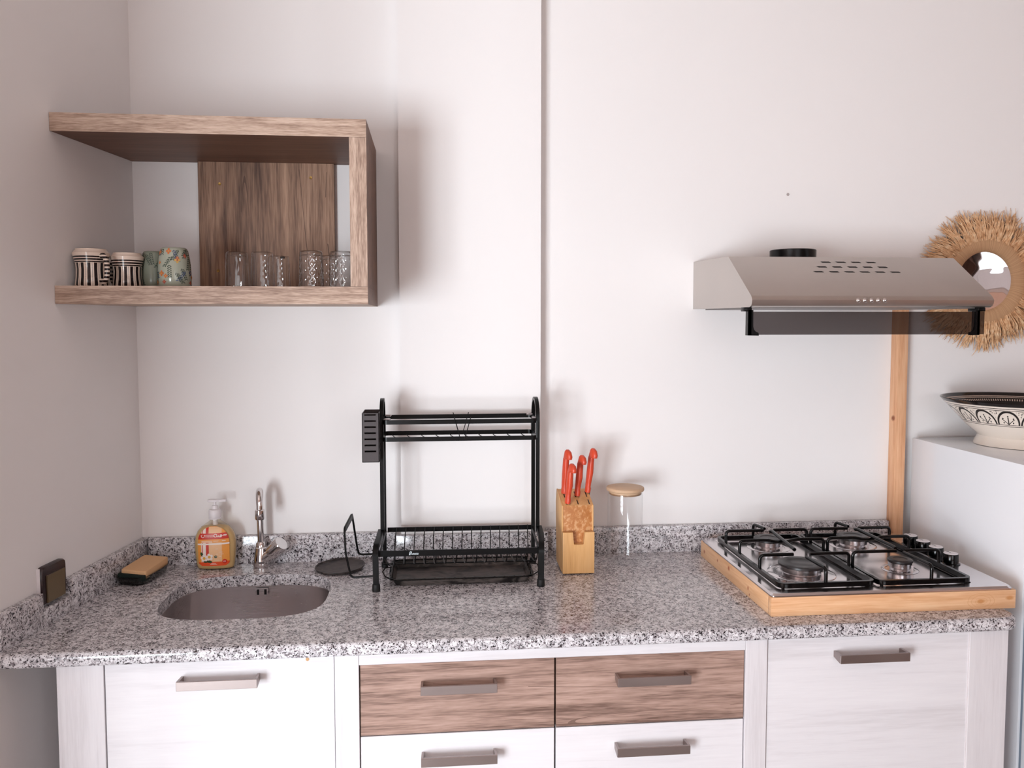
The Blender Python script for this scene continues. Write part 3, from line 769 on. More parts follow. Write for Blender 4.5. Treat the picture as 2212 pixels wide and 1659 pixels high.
mb.tube([(XL+0.01, -0.12, 1.2525), (XR-0.01, -0.12, 1.2525)], 0.0012, 6)
xm = 0.8585
for y in (-0.1995, -0.0765):
    mb.tube([(xm-0.021, y, 1.316), (xm-0.006, y, 1.262)], 0.0012, 6); mb.tube([(xm+0.021, y, 1.316), (xm+0.006, y, 1.262)], 0.0012, 6)
finish('basket_wires', mb, BLACKM, up)
for x, y in ((XL+0.014, -0.184), (XL+0.012, -0.095), (XR-0.012, -0.095), (XR-0.008, -0.180)):
    mb = MB(); mb.tube([(x-0.007, y, 1.3115), (x+0.006, y-0.001, 1.3115), (x+0.009, y, 1.3125)], [0.003, 0.0038, 0.0018], 10); finish('fixing_screw', mb, ALU, rack)
lo = MB()
zf, zb_ = 0.9885, 0.998
lo.tube([(0.646, -0.276, zf), (1.046, -0.276, zf-0.002)], 0, flat=(0.0025, 0.015), up=(0, 0, 1))
lo.tube([(0.659, -0.076, zb_), (1.052, -0.076, zb_-0.002)], 0, flat=(0.0025, 0.0125), up=(0, 0, 1))
for x in (0.651, 1.048): lo.tube([(x, -0.276, zf), (x, -0.24, zf+0.002), (x+0.004*(1 if x < 0.8 else 1), -0.076, zb_)], 0, flat=(0.0025, 0.012), up=(0, 0, 1))
low = finish('lower_basket', lo, BLACKM, rack)
for k in range(15):
    x = 0.6795+k*0.0255
    mb = MB(); mb.tube(fillet([(x+0.004, -0.078, 1.003), (x+0.002, -0.10, 0.990), (x, -0.125, 0.950), (x+0.002, -0.225, 0.946), (x+0.006, -0.262, 0.955), (x+0.008, -0.2735, 0.9955)], 0.018, 4), 0.0014, 7)
    finish('plate_wire', mb, BLACKM, low)
mb = MB()
for y in (-0.135, -0.218): mb.tube([(0.655, y, 0.9455), (1.046, y, 0.9435)], 0.0018, 7)
finish('cross_wire', mb, BLACKM, low)
mb = MB(); text_into(mb, 'B', 0.013, lambda x, y: (0.7205+x, -0.2779, zf-0.0042+y-0.0004), 0.3)
text_into(mb, 'enezza', 0.0092, lambda x, y: (0.7292+x*0.62, -0.2779, zf-0.0042+y), 0.3)
finish('maker_lettering', mb, SMOKE_LBL, low, keep=True)
# wire holder on the left side
mb = MB()
mb.tube(fillet([(0.651, -0.150, 0.953), (0.588, -0.150, 0.953), (0.5835, -0.152, 0.975), (0.574, -0.178, 1.068), (0.5625, -0.258, 1.0500), (0.5660, -0.268, 0.99), (0.5790, -0.272, 0.9300), (0.641, -0.276, 0.9330)], 0.009, 4), 0.0026, 8)
a_, b_ = Vector((0.5745, -0.180, 1.0665)), Vector((0.5625, -0.256, 1.0490))
mb.loft([[a_+Vector((0, 0, 0.002)), b_+Vector((0, 0, 0.002)), b_+Vector((0, 0.004, -0.011)), a_+Vector((0, -0.006, -0.011))], [a_+Vector((0.002, 0, 0.002)), b_+Vector((0.002, 0, 0.002)), b_+Vector((0.002, 0.004, -0.011)), a_+Vector((0.002, -0.006, -0.011))]], True, True)
finish('board_holder', mb, BLACKM, rack)
# utensil caddy clipped on the side
cad = MB()
cx0, cx1, cy0, cy1, cz0, cz1 = 0.6060, 0.6485, -0.228, -0.135, 1.2085, 1.3325
t = 0.0018
nsl = 7
zs = [cz0+0.028+k*0.0153 for k in range(nsl)]
cur = cz0
for z in zs+[None]:      # front wall built around its slots
    top = (z-0.0022) if z else cz1
    cad.box(cx0, cx1, cy0, cy0+t, cur, top)
    if z:
        cad.box(cx0, cx0+0.006, cy0, cy0+t, z-0.0022, z+0.0022); cad.box(cx1-0.008, cx1, cy0, cy0+t, z-0.0022, z+0.0022); cur = z+0.0022
cad.box(cx0, cx0+t, cy0, cy1, cz0, cz1); cad.box(cx0, cx1, cy1-t, cy1, cz0, cz1); cad.box(cx0, cx1, cy0, cy1, cz0, cz0+t)
cad.box(cx1-t, cx1, cy0, cy1, cz0, cz1)
caddy = finish('utensil_caddy', cad, CADDYM, rack, smooth=20)
mb = MB()
for z in (cz0+0.02, cz0+0.035, cz0+0.05):
    for k in range(3): mb.tube([(cx1+0.0002, cy0+0.012+k*0.028, z), (cx1+0.0002, cy0+0.030+k*0.028, z+0.008)], 0, flat=(0.004, 0.0005), up=(1, 0, 0))
finish('caddy_slot', mb, DARK, caddy)
# drip tray
tray = thing('drip_tray', 'black metal drip tray with wire loops under the dish rack', 'tray', (0.853, -0.18, ZC))
mb = MB()
def tr(a, b, z, n=14): return [(x, y, z) for x, y in sup(0.8535, -0.183, a, b, n, 64)]
mb.loft([tr(0.168, 0.074, 0.9005), tr(0.176, 0.081, 0.9165), tr(0.182, 0.087, 0.9175), tr(0.182, 0.087, 0.9190), tr(0.1755, 0.0805, 0.9180), tr(0.167, 0.073, 0.9030)], True, True)
finish('tray_pan', mb, TRAYM, tray, smooth=35)
mb = MB()
mb.tube([(x, y, 0.9195) for x, y in sup(0.8535, -0.183, 0.182, 0.087, 14, 64)], 0.0026, 7, True)
for sx_, x in ((-1, 0.672), (1, 1.035)):
    for y in (-0.245, -0.14):
        mb.tube([(x+sx_*0.0, y-0.012, 0.919), (x+sx_*0.012, y-0.010, 0.926), (x+sx_*0.017, y, 0.934), (x+sx_*0.012, y+0.010, 0.940), (x-sx_*0.006, y+0.013, 0.9415)], 0.0016, 7)
for k in range(4):
    yy = -0.25+k*0.035
    for x in (0.678, 1.029): mb.tube([(x, yy, 0.919), (x+(0.004 if x < 0.8 else -0.004), yy+0.004, 0.944)], 0.0013, 6)
finish('tray_rim_wire', mb, BLACKG, tray)

# round iron plate left of the rack
mb = MB(); C0 = Vector((0.533, -0.094, ZC)); RT = Matrix.Rotation(math.radians(-2.0), 3, 'Y') @ Matrix.Rotation(math.radians(1.0), 3, 'X')
mb.lathe([(0.058, 0.0), (0.0635, 0.0015), (0.066, 0.006), (0.0655, 0.0075), (0.0635, 0.0072), (0.061, 0.0045), (0.002, 0.0042)], C0+Vector((0, 0, 0.0022)), 56, R=RT)
tag(finish('round_plate', mb, DISCM), 'round worn dark metal plate lying flat left of the dish rack', 'plate')

# ------------------------------------------------------------------ knife block and knives
blk = thing('knife_block', 'wooden knife block with a notched front holding four red knives', 'knife block', (1.161, -0.16, ZC))
mb = MB(); X0, X1 = 1.1185, 1.2015
mb.prism([(-0.192, ZC+0.005), (-0.100, ZC+0.010), (-0.088, ZC+0.17), (-0.100, 1.106), (-0.190, 1.0795)], 'x', X0, X1, 0.0015)
bo_ = finish('block_body', mb, [BLOCKW, BLOCKD], blk, smooth=20)
for p_ in bo_.data.polygons:
    if p_.normal.y < -0.6: p_.material_index = 1
mb = MB()
for s_ in (0, 1):
    xx = (X0-0.0008, X0+0.0035) if s_ == 0 else (X1-0.0035, X1+0.0008)
    mb.prism([(-0.1935, ZC+0.003), (-0.0985, ZC+0.008), (-0.0865, ZC+0.17), (-0.0985, 1.1065), (-0.1915, 1.0795)], 'x', xx[0], xx[1], 0.0008)
finish('block_side', mb, BLOCKW, blk)
mb = MB(); y0, y1 = -0.2085, -0.1925
mb.prism([(X0-0.0005, ZC+0.003), (X1+0.0005, ZC+0.003), (X1+0.0005, 1.012), (1.1765, 1.012), (1.1745, 0.981), (1.172, 0.979), (1.1485, 0.979), (1.1465, 0.981), (1.1455, 1.012), (X0-0.0005, 1.012)], 'y', y0, y1, 0.0010)
finish('front_pocket', mb, BLOCKW, blk)
mb = MB()
slope = (1.106-1.0795)/0.09
def ztop(y): return 1.0795+slope*(y+0.190)
for x in (1.1325, 1.1625, 1.1925):
    for (ya, yb) in ((-0.186, -0.162), (-0.148, -0.118)):
        mb = MB(); mb.poly([(x-0.0013, ya, ztop(ya)+0.0006), (x+0.0013, ya, ztop(ya)+0.0006), (x+0.0013, yb, ztop(yb)+0.0006), (x-0.0013, yb, ztop(yb)+0.0006)]); finish('knife_slot', mb, RUBBER, blk, keep=True)
for x in (1.130, 1.190):
    for y in (-0.183, -0.112):
        mb = MB(); mb.lathe([(0.006, ZC), (0.0065, ZC+0.0048)], (x, y, 0), 12); finish('block_foot', mb, RUBBER, blk)
def knife(x, y, zb, L, lean, lab):
    k = thing('kitchen_knife', lab, 'knife', (x, y, zb), 'red handled knives in the block')
    M_ = Matrix.Translation((x, y, zb)) @ Matrix.Rotation(math.radians(27), 4, 'Z') @ Matrix.Rotation(lean, 4, 'Y') @ Matrix.Rotation(math.radians(5), 4, 'X')
    # side outline of the grip in (depth, height); the pommel hooks forward
    prof = [(-0.0085, 0.0, 0.0062), (-0.0095, 0.012, 0.0066), (-0.0075, 0.016, 0.0062), (-0.0085, 0.03, 0.0070), (-0.0120, L*0.45, 0.0078), (-0.0105, L*0.70, 0.0074), (-0.0100, L*0.795, 0.0072), (-0.0225, L*0.80, 0.0080), (-0.0245, L*0.86, 0.0080), (-0.0190, L*0.955, 0.0070), (-0.0085, L, 0.0045)]
    back = [0.0085, 0.0090, 0.0085, 0.0085, 0.0085, 0.0080, 0.0075, 0.0070, 0.0055, 0.0030, -0.0020]
    rings = []
    for (f_, h, t_), bk in zip(prof, back):
        c = (f_+bk)/2; a = (bk-f_)/2
        rings.append([M_@Vector((px, c+py, h)) for px, py in sup(0, 0, t_, a, 2.4, 20)])
    mb = MB(); mb.loft(rings, True, True); finish('handle', mb, REDP, k, smooth=70)
    mb = MB(); mb.box(-0.0008, 0.0008, -0.010, 0.009, -0.08, 0.002)
    bmesh.ops.transform(mb.bm, matrix=M_, verts=mb.bm.verts); finish('blade', mb, CHROME, k)
knife(1.1335, -0.128, 1.0995, 0.121, 0.0, 'red handled knife at the back left corner of the block')
knife(1.1350, -0.179, 1.0830, 0.108, 0.03, 'red handled knife at the front left, lowest and nearest')
knife(1.1670, -0.142, 1.0950, 0.112, 0.04, 'red handled knife in the middle of the block')
knife(1.1985, -0.125, 1.1005, 0.122, 0.05, 'red handled knife at the right of the block, the tallest')

# ------------------------------------------------------------------ storage jar
JX, JY = 1.3060, -0.110
jar = thing('storage_jar', 'empty clear glass jar with a bamboo lid beside the knife block', 'jar', (JX, JY, ZC))
mb = MB()
ro, ri = 0.0475, 0.0458
mb.lathe([(0.001, 0.0008), (0.040, 0.0006), (0.0455, 0.002), (ro, 0.007), (ro, 0.186), (0.0462, 0.1945), (0.0446, 0.1950)], (JX, JY, ZC), 64, capends=False)
finish('jar_glass', mb, JARG, jar, smooth=50)
mb = MB(); mb.lathe([(0.0425, 0.190), (0.0435, 0.1985), (0.0500, 0.2005), (0.0515, 0.203), (0.0512, 0.2085), (0.0495, 0.2100), (0.001, 0.2105)], (JX, JY, ZC), 56)
lid = finish('lid', mb, LIDW, jar, smooth=50)
mb = MB(); mb.lathe([(0.0430, 0.1900), (0.0444, 0.1910), (0.0444, 0.1935), (0.0430, 0.1945)], (JX, JY, ZC), 48, capends=False); finish('lid_seal', mb, m_glass('clear_silicone_seal', (0.8, 0.74, 0.7, 1), 0.2), lid)

# ------------------------------------------------------------------ hob on its pine box
HX0, HX1, HY0, HY1 = 1.535, 2.1205, -0.5595, -0.068
box = thing('wooden_plinth', 'knotty pine board box raising the gas hob above the worktop', 'plinth', ((HX0+HX1)/2, (HY0+HY1)/2, ZC))
ZB = 0.944
mb = MB(); mb.box(HX0, HX1, HY0, HY0+0.02, ZC, ZB, 0.0015); finish('front_board', mb, PINEX, box)
mb = MB(); mb.box(HX0, HX0+0.02, HY0+0.0202, HY1, ZC, ZB, 0.0015); finish('side_board', mb, PINEY, box)
mb = MB(); mb.box(HX1-0.02, HX1, HY0+0.0202, HY1, ZC, ZB-0.0005, 0.0015); finish('side_board', mb, PINEY, box)
mb = MB(); mb.box(HX0+0.0202, HX1-0.0202, HY1-0.02, HY1, ZC, ZB-0.0005, 0.0015); finish('rear_board', mb, PINEX, box)
hob = thing('gas_hob', 'stainless steel four burner gas hob with black pan supports on the pine box', 'hob', ((HX0+HX1)/2, (HY0+HY1)/2, ZB))
mb = MB()
def hr(x0, x1, y0, y1, z, r=0.012): return [tuple(p) for p in fillet([(x0, y0, z), (x1, y0, z), (x1, y1, z), (x0, y1, z)], r, 5, True)]
a0, a1, b0, b1 = HX0+0.001, HX1-0.005, HY0+0.001, HY1-0.001
e1, e2 = 0.030, 0.012
rings = [hr(a0, a1, b0, b1, ZB+0.0005), hr(a0, a1, b0, b1, ZB+0.003), hr(a0+0.004, a1-0.004, b0+0.004, b1-0.004, ZB+0.0075)]
mb.loft(rings, True, False)
# flat rim around one wide pressed pan
px0, px1, py0, py1 = HX0+0.028, 2.038, HY0+0.030, HY1-0.022
o3 = [(p[0], p[1]) for p in rings[-1]]
pan = hr(px0, px1, py0, py1, 0, 0.02); pan = [(p[0], p[1]) for p in pan]
mb.hole_plate(o3, pan, ZB+0.0075)
pr = [[(x, y, ZB+0.0075) for x, y in pan], hr(px0+0.005, px1-0.005, py0+0.005, py1-0.005, ZB+0.0035, 0.018)]
mb.loft(pr, True, False); mb.poly([Vector(p) for p in pr[-1]])
finish('hob_plate', mb, STEEL, hob, smooth=30)
ZP = ZB+0.0035
BUR = [(1.6900, -0.168, 0.037, 'rear left'), (1.6770, -0.400, 0.052, 'front left'), (1.9300, -0.168, 0.040, 'rear right'), (1.9340, -0.395, 0.028, 'front right')]
for (x, y, r, lab) in BUR:
    mb = MB(); mb.lathe([(r*1.55, ZP+0.0004), (r*1.5, ZP+0.0016), (r*1.18, ZP+0.0006)], (x, y, 0), 48, capends=False); 
    ring_ = finish('burner', mb, STEEL, hob, smooth=60)
    mb = MB()
    def teeth(rr, h, a, k):
        return rr*(1-0.03*(1 if (k == 3 and int(a*24/PI) % 2) else 0))
    mb.lathe([(r*0.82, ZP), (r*0.86, ZP+0.006), (r*0.98, ZP+0.008), (r, ZP+0.019), (r*0.6, ZP+0.020)], (x, y, 0), 48, rmod=teeth); finish('burner_ring', mb, ALU, ring_, smooth=35)
    mb = MB(); mb.lathe([(r*0.9, ZP+0.0195), (r*1.06, ZP+0.021), (r*1.05, ZP+0.0255), (r*0.95, ZP+0.0275), (r*0.62, ZP+0.0272), (r*0.58, ZP+0.0258), (0.001, ZP+0.0255)] if r < 0.05 or True else [], (x, y, 0), 48); finish('burner_cap', mb, CAPM, ring_, smooth=40)
    mb = MB(); mb.tube([(x+r*0.55, y-r*1.02, ZP), (x+r*0.55, y-r*1.02, ZP+0.017)], 0.0028, 10); finish('igniter', mb, WHITEP, ring_)
# pan supports
ZG = ZP+0.010; ZT = ZG+0.037
def grid(x0, x1, y0, y1, b_rear, b_front, lab):
    mb = MB()
    loop = fillet([(x0, y0, ZG), (x1, y0, ZG), (x1, y1, ZG), (x0, y1, ZG)], 0.018, 6, True)
    mb.tube(loop, 0, closed=True, flat=(0.0078, 0.0115), up=(0, 0, 1))
    for fx, fy in ((x0+0.012, y0+0.012), (x1-0.012, y0+0.012), (x0+0.012, y1-0.012), (x1-0.012, y1-0.012)):
        mb.tube([(fx, fy, ZG), (fx, fy, ZP+0.0002)], 0.004, 8)
    g = finish('pan_support', mb, BLACKG, hob)
    r = 0.0041
    def prong(p0, p1):
        q = MB(); (xa, ya), (xb, yb) = p0, p1
        q.tube(fillet([(xa, ya, ZG), (xa, ya, ZT), (xb, yb, ZT)], 0.011, 6), r, 10); finish('prong', q, BLACKG, g)
    for (bx, by, br) in (b_rear, b_front):
        k = br*0.40
        prong((x0, by+(0.002 if by > -0.3 else 0.0)), (bx-k, by)); prong((x1, by), (bx+k, by))
    bx, by, br = b_rear; prong((bx-0.015, y1), (bx-0.004, by+br*0.45))
    bx, by, br = b_front; prong((bx+0.004, y0), (bx, by-br*0.55))
    ym = (b_rear[1]+b_front[1])/2+0.018
    q = MB(); q.tube(fillet([(x0, ym, ZG), (x0, ym, ZT), (x0+0.075, ym, ZT), (x0+0.10, ym, ZT-0.006), (x1-0.10, ym, ZT-0.006), (x1-0.075, ym, ZT), (x1, ym, ZT), (x1, ym, ZG)], 0.011, 6), r, 10)
    finish('crossbar', q, BLACKG, g)
    q = MB(); q.tube([(b_rear[0], b_rear[1]-b_rear[2]*0.35, ZT), (b_rear[0]+0.002, b_rear[1]-b_rear[2]*0.6, ZT+0.002), (b_front[0], b_front[1]+b_front[2]*0.75+0.012, ZT+0.0015), (b_front[0], b_front[1]+b_front[2]*0.75, ZT)], r*1.15, 10)
    finish('prong', q, BLACKG, g)
grid(1.572, 1.7985, -0.520, -0.098, BUR[0][:3], BUR[1][:3], 'left')
grid(1.811, 2.036, -0.520, -0.098, BUR[2][:3], BUR[3][:3], 'right')
for i, y in enumerate((-0.195, -0.253, -0.311, -0.373)):
    mb = MB(); x = 2.0815; z = ZB+0.0075
    mb.lathe([(0.0225, z), (0.0225, z+0.002), (0.0188, z+0.0035), (0.0182, z+0.024), (0.0172, z+0.0262), (0.016, z+0.0262)], (x, y, 0), 36)
    kn = finish('control_knob', mb, BLACKG, hob, smooth=35)
    mb = MB(); mb.lathe([(0.0170, z+0.0262), (0.0165, z+0.0272), (0.001, z+0.0275)], (x, y, 0), 36); 
    tp = finish('knob_cap', mb, WHITEP, kn, smooth=35)
    mb = MB(); mb.box(x-0.0006, x+0.0006, y, y+0.012, z+0.0275, z+0.0279); mb.box(x-0.0045, x-0.001, y+0.010, y+0.0112, z+0.0275, z+0.0279); finish('knob_mark', mb, BLACKP, kn)
mb = MB()
for k in range(5): mb.box(2.040+k*0.010, 2.0445+k*0.010, -0.118-0.0008*k, -0.1165, ZB+0.0076, ZB+0.0078)
finish('printed_marks', mb, m_simple('grey_print', '#8a8180', 0.5), hob)

# ------------------------------------------------------------------ pine post behind the hob
mb = MB(); mb.box(2.1225, 2.1545, -0.036, -0.001, ZC+0.0, 1.66, 0.0012)
tag(finish('wooden_post', mb, PINEZ), 'upright pine batten on the wall from the hob up behind the hood', 'wooden post')

# ------------------------------------------------------------------ cooker hood
hd = thing('cooker_hood', 'stainless steel slanted cooker hood with smoked visor on the right wall area', 'cooker hood', (1.825, 0.0, 1.5964))
A, Bx = 1.5249, 2.1250
prof = [(-0.0008, 1.5964), (-0.4270, 1.5955), (-0.4360, 1.5985), (-0.4405, 1.6045), (-0.4425, 1.6125), (-0.4375, 1.6195), (-0.4330, 1.6235), (-0.2790, 1.7250), (-0.0008, 1.7302)]
mb = MB()
P3 = lambda x: [Vector((x, y, z)) for y, z in prof]
mb.loft([P3(A), P3(Bx)], True, True)
hbody = finish('hood_body', mb, HOODM, hd, smooth=28)
mb = MB(); mb.lathe([(0.061, 1.727), (0.061, 1.7545), (0.0595, 1.7560), (0.050, 1.7560), (0.048, 1.727)], (1.7665, -0.115, 0), 56); finish('vent_collar', mb, BLACKP, hd)
nd = Vector((0, -(1.7250-1.6235), -(0.4330-0.2790))); 
sd = Vector((0, -0.1540, -0.1015)).normalized()     # down the slope
sn = Vector((0, -0.1015, 0.1540)).normalized()      # out of the slope
K = Vector((0, -0.2790, 1.7250))
for row, (n, x0, dd) in enumerate(((4, 1.7570, 0.026), (5, 1.7375, 0.050), (6, 1.7200, 0.074))):
    for k in range(n):
        xa = x0+k*0.0398; mb = MB(); c = K+sd*dd+sn*0.0003
        q = [Vector((xa, 0, 0))+c-sd*0.0028, Vector((xa+0.0225, 0, 0))+c-sd*0.0028, Vector((xa+0.0262, 0, 0))+c+sd*0.001, Vector((xa+0.026, 0, 0))+c+sd*0.0028, Vector((xa+0.004, 0, 0))+c+sd*0.0028]
        mb.poly(q); finish('vent_slot', mb, DARK, hbody, keep=True)
for k in range(5):
    mb = MB(); x = 1.7850+k*0.0165
    mb.lathe([(0.0062, 0.0), (0.0062, 0.0018), (0.0048, 0.0032), (0.0035, 0.0036), (0.0008, 0.0060)], (x, -0.4395, 1.6120), 20, axis='y'); finish('button', mb, CHROME, hd)
mb = MB(); mb.box(A+0.03, Bx-0.03, -0.415, -0.02, 1.5930, 1.5962); finish('filter_panel', mb, m_simple('grey_filter_mesh', '#8d8988', 0.5, 0.8), hd)
mb = MB(); mb.box(A+0.008, Bx-0.010, -0.424, -0.421, 1.5305, 1.5850, 0.0006, 1); vis = finish('smoked_visor', mb, SMOKE, hd)
for s_, x in ((1, A-0.001), (-1, 2.1005)):
    mb = MB(); u = s_
    pl = [(0.0, 1.5885), (0.010, 1.5885), (0.0105, 1.550), (0.0125, 1.5425), (0.0175, 1.5375), (0.0235, 1.5355), (0.0245, 1.5285), (0.0, 1.5290)]
    xs = [(x+u*a if s_ > 0 else x-a, z) for a, z in pl]
    mb.prism(xs, 'y', -0.4275, -0.4205)
    mb.box(min(x, x+u*0.006), max(x, x+u*0.006), -0.4275, -0.405, 1.529, 1.5885)
    if s_ > 0: mb.box(x-0.011, x+0.008, -0.425, -0.400, 1.5855, 1.5955, 0.002)
    else: mb.box(x-0.004, x+0.016, -0.425, -0.385, 1.5855, 1.5955, 0.002)
    finish('visor_bracket', mb, BLACKP, hd)

# ------------------------------------------------------------------ wall shelf
YS, ZS0, ZS1, TS = -0.3574, 1.6022, 2.0259, 0.0407
sh = thing('wall_shelf', 'open brown oak box shelf in the corner with one right side panel', 'shelf', (0.29, -0.18, ZS0))
g_ = 0.0006
for nm, z0, z1 in (('bottom_board', ZS0, ZS0+TS), ('top_board', ZS1-TS, ZS1)):
    mb = MB(); mb.prism([(lw(0)+g_, -g_), (lw(YS)+g_, YS), (0.6336, YS), (0.6336, -g_)], 'z', z0, z1)
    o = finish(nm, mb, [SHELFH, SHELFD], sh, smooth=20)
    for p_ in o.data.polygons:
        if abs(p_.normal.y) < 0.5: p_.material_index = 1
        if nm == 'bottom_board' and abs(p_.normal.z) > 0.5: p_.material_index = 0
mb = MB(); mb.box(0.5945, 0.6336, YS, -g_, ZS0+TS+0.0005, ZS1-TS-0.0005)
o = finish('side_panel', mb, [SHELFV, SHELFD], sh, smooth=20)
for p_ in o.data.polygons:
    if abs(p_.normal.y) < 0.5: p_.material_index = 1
mb = MB(); mb.box(0.1665, 0.5215, -0.0185, -g_, ZS0+TS+0.0005, ZS1-TS-0.0005); finish('back_panel', mb, BROWNV, sh, smooth=20)
for x, z in ((0.2222, 1.927), (0.4605, 1.9467), (0.2138, 1.6969)):
    mb = MB(); mb.lathe([(0.0042, 0), (0.0038, 0.0012), (0.0012, 0.0010), (0.0010, 0.0003)], (x, -0.0186, z), 18, axis='y'); finish('screw', mb, BRASS, sh)
mb = MB(); mb.box(0.377, 0.3885, -0.0225, -0.0186, 1.731, 1.7365); finish('bracket', mb, BLACKP, sh)

# ------------------------------------------------------------------ cups on the shelf
ZF = ZS0+TS+0.0002
def striped_mug(cx_, cy_, s, ang, lab):
    t = thing('striped_mug', lab, 'mug', (cx_, cy_, ZF), 'striped pottery mugs')
    Hh = 0.088*s
    mat = m_stripes('striped_glaze', Hh-0.006)
    pr = [(0.001, 0.0), (0.034*s, 0.0), (0.037*s, 0.004), (0.0345*s, Hh*0.25), (0.0335*s, Hh*0.45), (0.0355*s, Hh*0.66), (0.0395*s, Hh*0.83), (0.0405*s, Hh*0.88), (0.0385*s, Hh*0.90), (0.034*s, Hh*0.955), (0.0335*s, Hh*0.99), (0.031*s, Hh), (0.029*s, Hh*0.97), (0.001, Hh*0.93)]
    mb = MB(); mb.lathe(pr, (cx_, cy_, ZF), 48); finish('mug_body', mb, mat, t, smooth=50)
    dx, dy = math.cos(ang), math.sin(ang); mb = MB()
    pts = [(0.036, 0.80), (0.046, 0.82), (0.055, 0.70), (0.0585, 0.5), (0.0575, 0.3), (0.052, 0.16), (0.043, 0.10), (0.034, 0.16)]
    mb.tube(fillet([(cx_+dx*a*s, cy_+dy*a*s, ZF+h*Hh) for a, h in pts], 0.01, 3), 0.0058*s, 12); finish('mug_handle', mb, HSTR, t)
striped_mug(-0.0085, -0.285, 1.0, math.radians(-35), 'black and cream striped mug at the left end of the shelf, handle to the right')
striped_mug(0.0600, -0.250, 0.93, math.radians(150), 'black and cream striped mug, second from the left on the shelf')
def floral_cup(cx_, cy_, R, Hh, mat, seed, lab, dull=False):
    t = thing('floral_cup', lab, 'cup', (cx_, cy_, ZF), 'upturned floral cups')
    rnd = random.Random(seed)
    pr = [(0.95, 0.0), (1.0, 0.03), (1.01, 0.25), (0.985, 0.5), (0.92, 0.75), (0.83, 0.92), (0.76, 0.985), (0.70, 1.0)]
    def rad(h):
        for (a, p), (b, q) in zip(pr, pr[1:]):
            if h <= q: return (a+(b-a)*(h-p)/(q-p))*R
        return pr[-1][0]*R
    mb = MB(); mb.lathe([(0.001, 0.002), (R*0.88, 0.002)]+[(a*R, h*Hh) for a, h in pr]+[(0.001, Hh)], (cx_, cy_, ZF), 48); body = finish('cup_body', mb, mat, t, smooth=50)
    def S(a, h, off=0.0004):
        r = rad(max(0, min(1, h)))+off; return (cx_+r*math.cos(a), cy_+r*math.sin(a), ZF+h*Hh)
    def blob(mb, a, h, la, lb, rot, off=0.0004, n=10):
        mb.poly([S(a+(la*math.cos(2*PI*i/n)*math.cos(rot)-lb*math.sin(2*PI*i/n)*math.sin(rot))/R, h+(la*math.cos(2*PI*i/n)*math.sin(rot)+lb*math.sin(2*PI*i/n)*math.cos(rot))/Hh, off) for i in range(n)])
    mb = MB()
    for k in range(20 if not dull else 12):      # leafy sprigs
        a = rnd.uniform(-PI, 0.2); h = rnd.uniform(0.05, 0.85); tilt = rnd.uniform(0.9, 2.2); mb.mi = 0 if dull or rnd.random() < 0.8 else 4
        for q in range(6):
            hh = h+q*0.0048*math.sin(tilt)/Hh; aa = a+q*0.0048*math.cos(tilt)/R
            if 0.02 < hh < 0.95:
                for sd_ in (-1, 1): blob(mb, aa+sd_*0.0026/R, hh+0.001/Hh, 0.0034, 0.0011, tilt-PI/2+sd_*0.8+PI/2, 0.0004+0.00003*q)
    if not dull:
        for k in range(13):
            a = rnd.uniform(-PI, 0.1); h = rnd.uniform(0.08, 0.9); mb.mi = rnd.choice((1, 2, 3, 1, 2, 4)); rs = rnd.uniform(0.0032, 0.0062)
            for q in range(4): blob(mb, a+rs*0.6*math.cos(q*1.57)/R, h+rs*0.6*math.sin(q*1.57)/Hh, rs*0.62, rs*0.45, q*1.57, 0.0007+0.00003*q)
            mb.mi = 3 if mb.mi != 3 else 1; blob(mb, a, h, rs*0.3, rs*0.3, 0, 0.0010, 8)
    finish('painted_flowers', mb, PAINTS, body, keep=True)
floral_cup(0.1110, -0.215, 0.031, 0.088, CUPD, 3, 'dull green leafy cup standing behind, between the striped mug and the floral cup', True)
floral_cup(0.1745, -0.270, 0.0375, 0.0925, CUPG, 5, 'pale green cup painted with red, blue and yellow flowers')
def tumbler(cx_, cy_, R, Hh, kind, lab):
    t = thing('glass_tumbler', lab, 'glass', (cx_, cy_, ZF), 'upturned glass tumblers on the shelf')
    def rm(r, h, a, k):
        if k > nout: return r
        f = h/Hh
        if kind == 'dimple' and 0.08 < f < 0.86:
            return r-0.0019*max(0, math.sin(a*11+(PI if int(f*8) % 2 else 0))*math.sin(f*8*PI)**2)
        if kind == 'arch' and 0.02 < f < 0.80:
            u = (a/(2*PI)*6) % 1-0.5; d_ = abs(math.hypot(u*2.1, max(0, f-0.35)*2.0)-0.85); return r+0.0007*max(0, 1-d_/0.12)
        if kind == 'relief' and 0.1 < f < 0.8:
            return r+0.0005*max(0, math.sin(a*10+f*14)*math.sin(f*22+2*math.sin(a*3)))
        return r
    out = [(R*0.99, 0.0)]+[(R*(1.0-0.10*(i/24)), Hh*(0.01+0.93*i/24)) for i in range(25)]+[(R*0.88, Hh*0.97), (R*0.82, Hh)]
    nout = len(out)-1
    inn = [(0.001, Hh*0.985)]
    prof_ = out+inn
    n = 72
    mb = MB(); mb.lathe(prof_, (cx_, cy_, ZF), n, rmod=rm, capends=False)
    if kind != 'relief': mb.lathe([(R*0.80, Hh*0.885), (R*0.74, Hh*0.90), (0.001, Hh*0.905)], (cx_, cy_, ZF), 40, capends=False)
    mb.tube([(cx_+R*0.985*math.cos(2*PI*i/48), cy_+R*0.985*math.sin(2*PI*i/48), ZF+0.0009) for i in range(48)], 0.0008, 6, True)
    finish('tumbler_glass', mb, GLASSD if kind == 'dimple' else GLASS, t, smooth=60)
tumbler(0.3205, -0.275, 0.0285, 0.084, 'arch', 'clear tumbler with arch relief, leftmost of the glasses')
tumbler(0.3790, -0.275, 0.0285, 0.084, 'relief', 'clear tumbler with faint relief, second glass from the left')
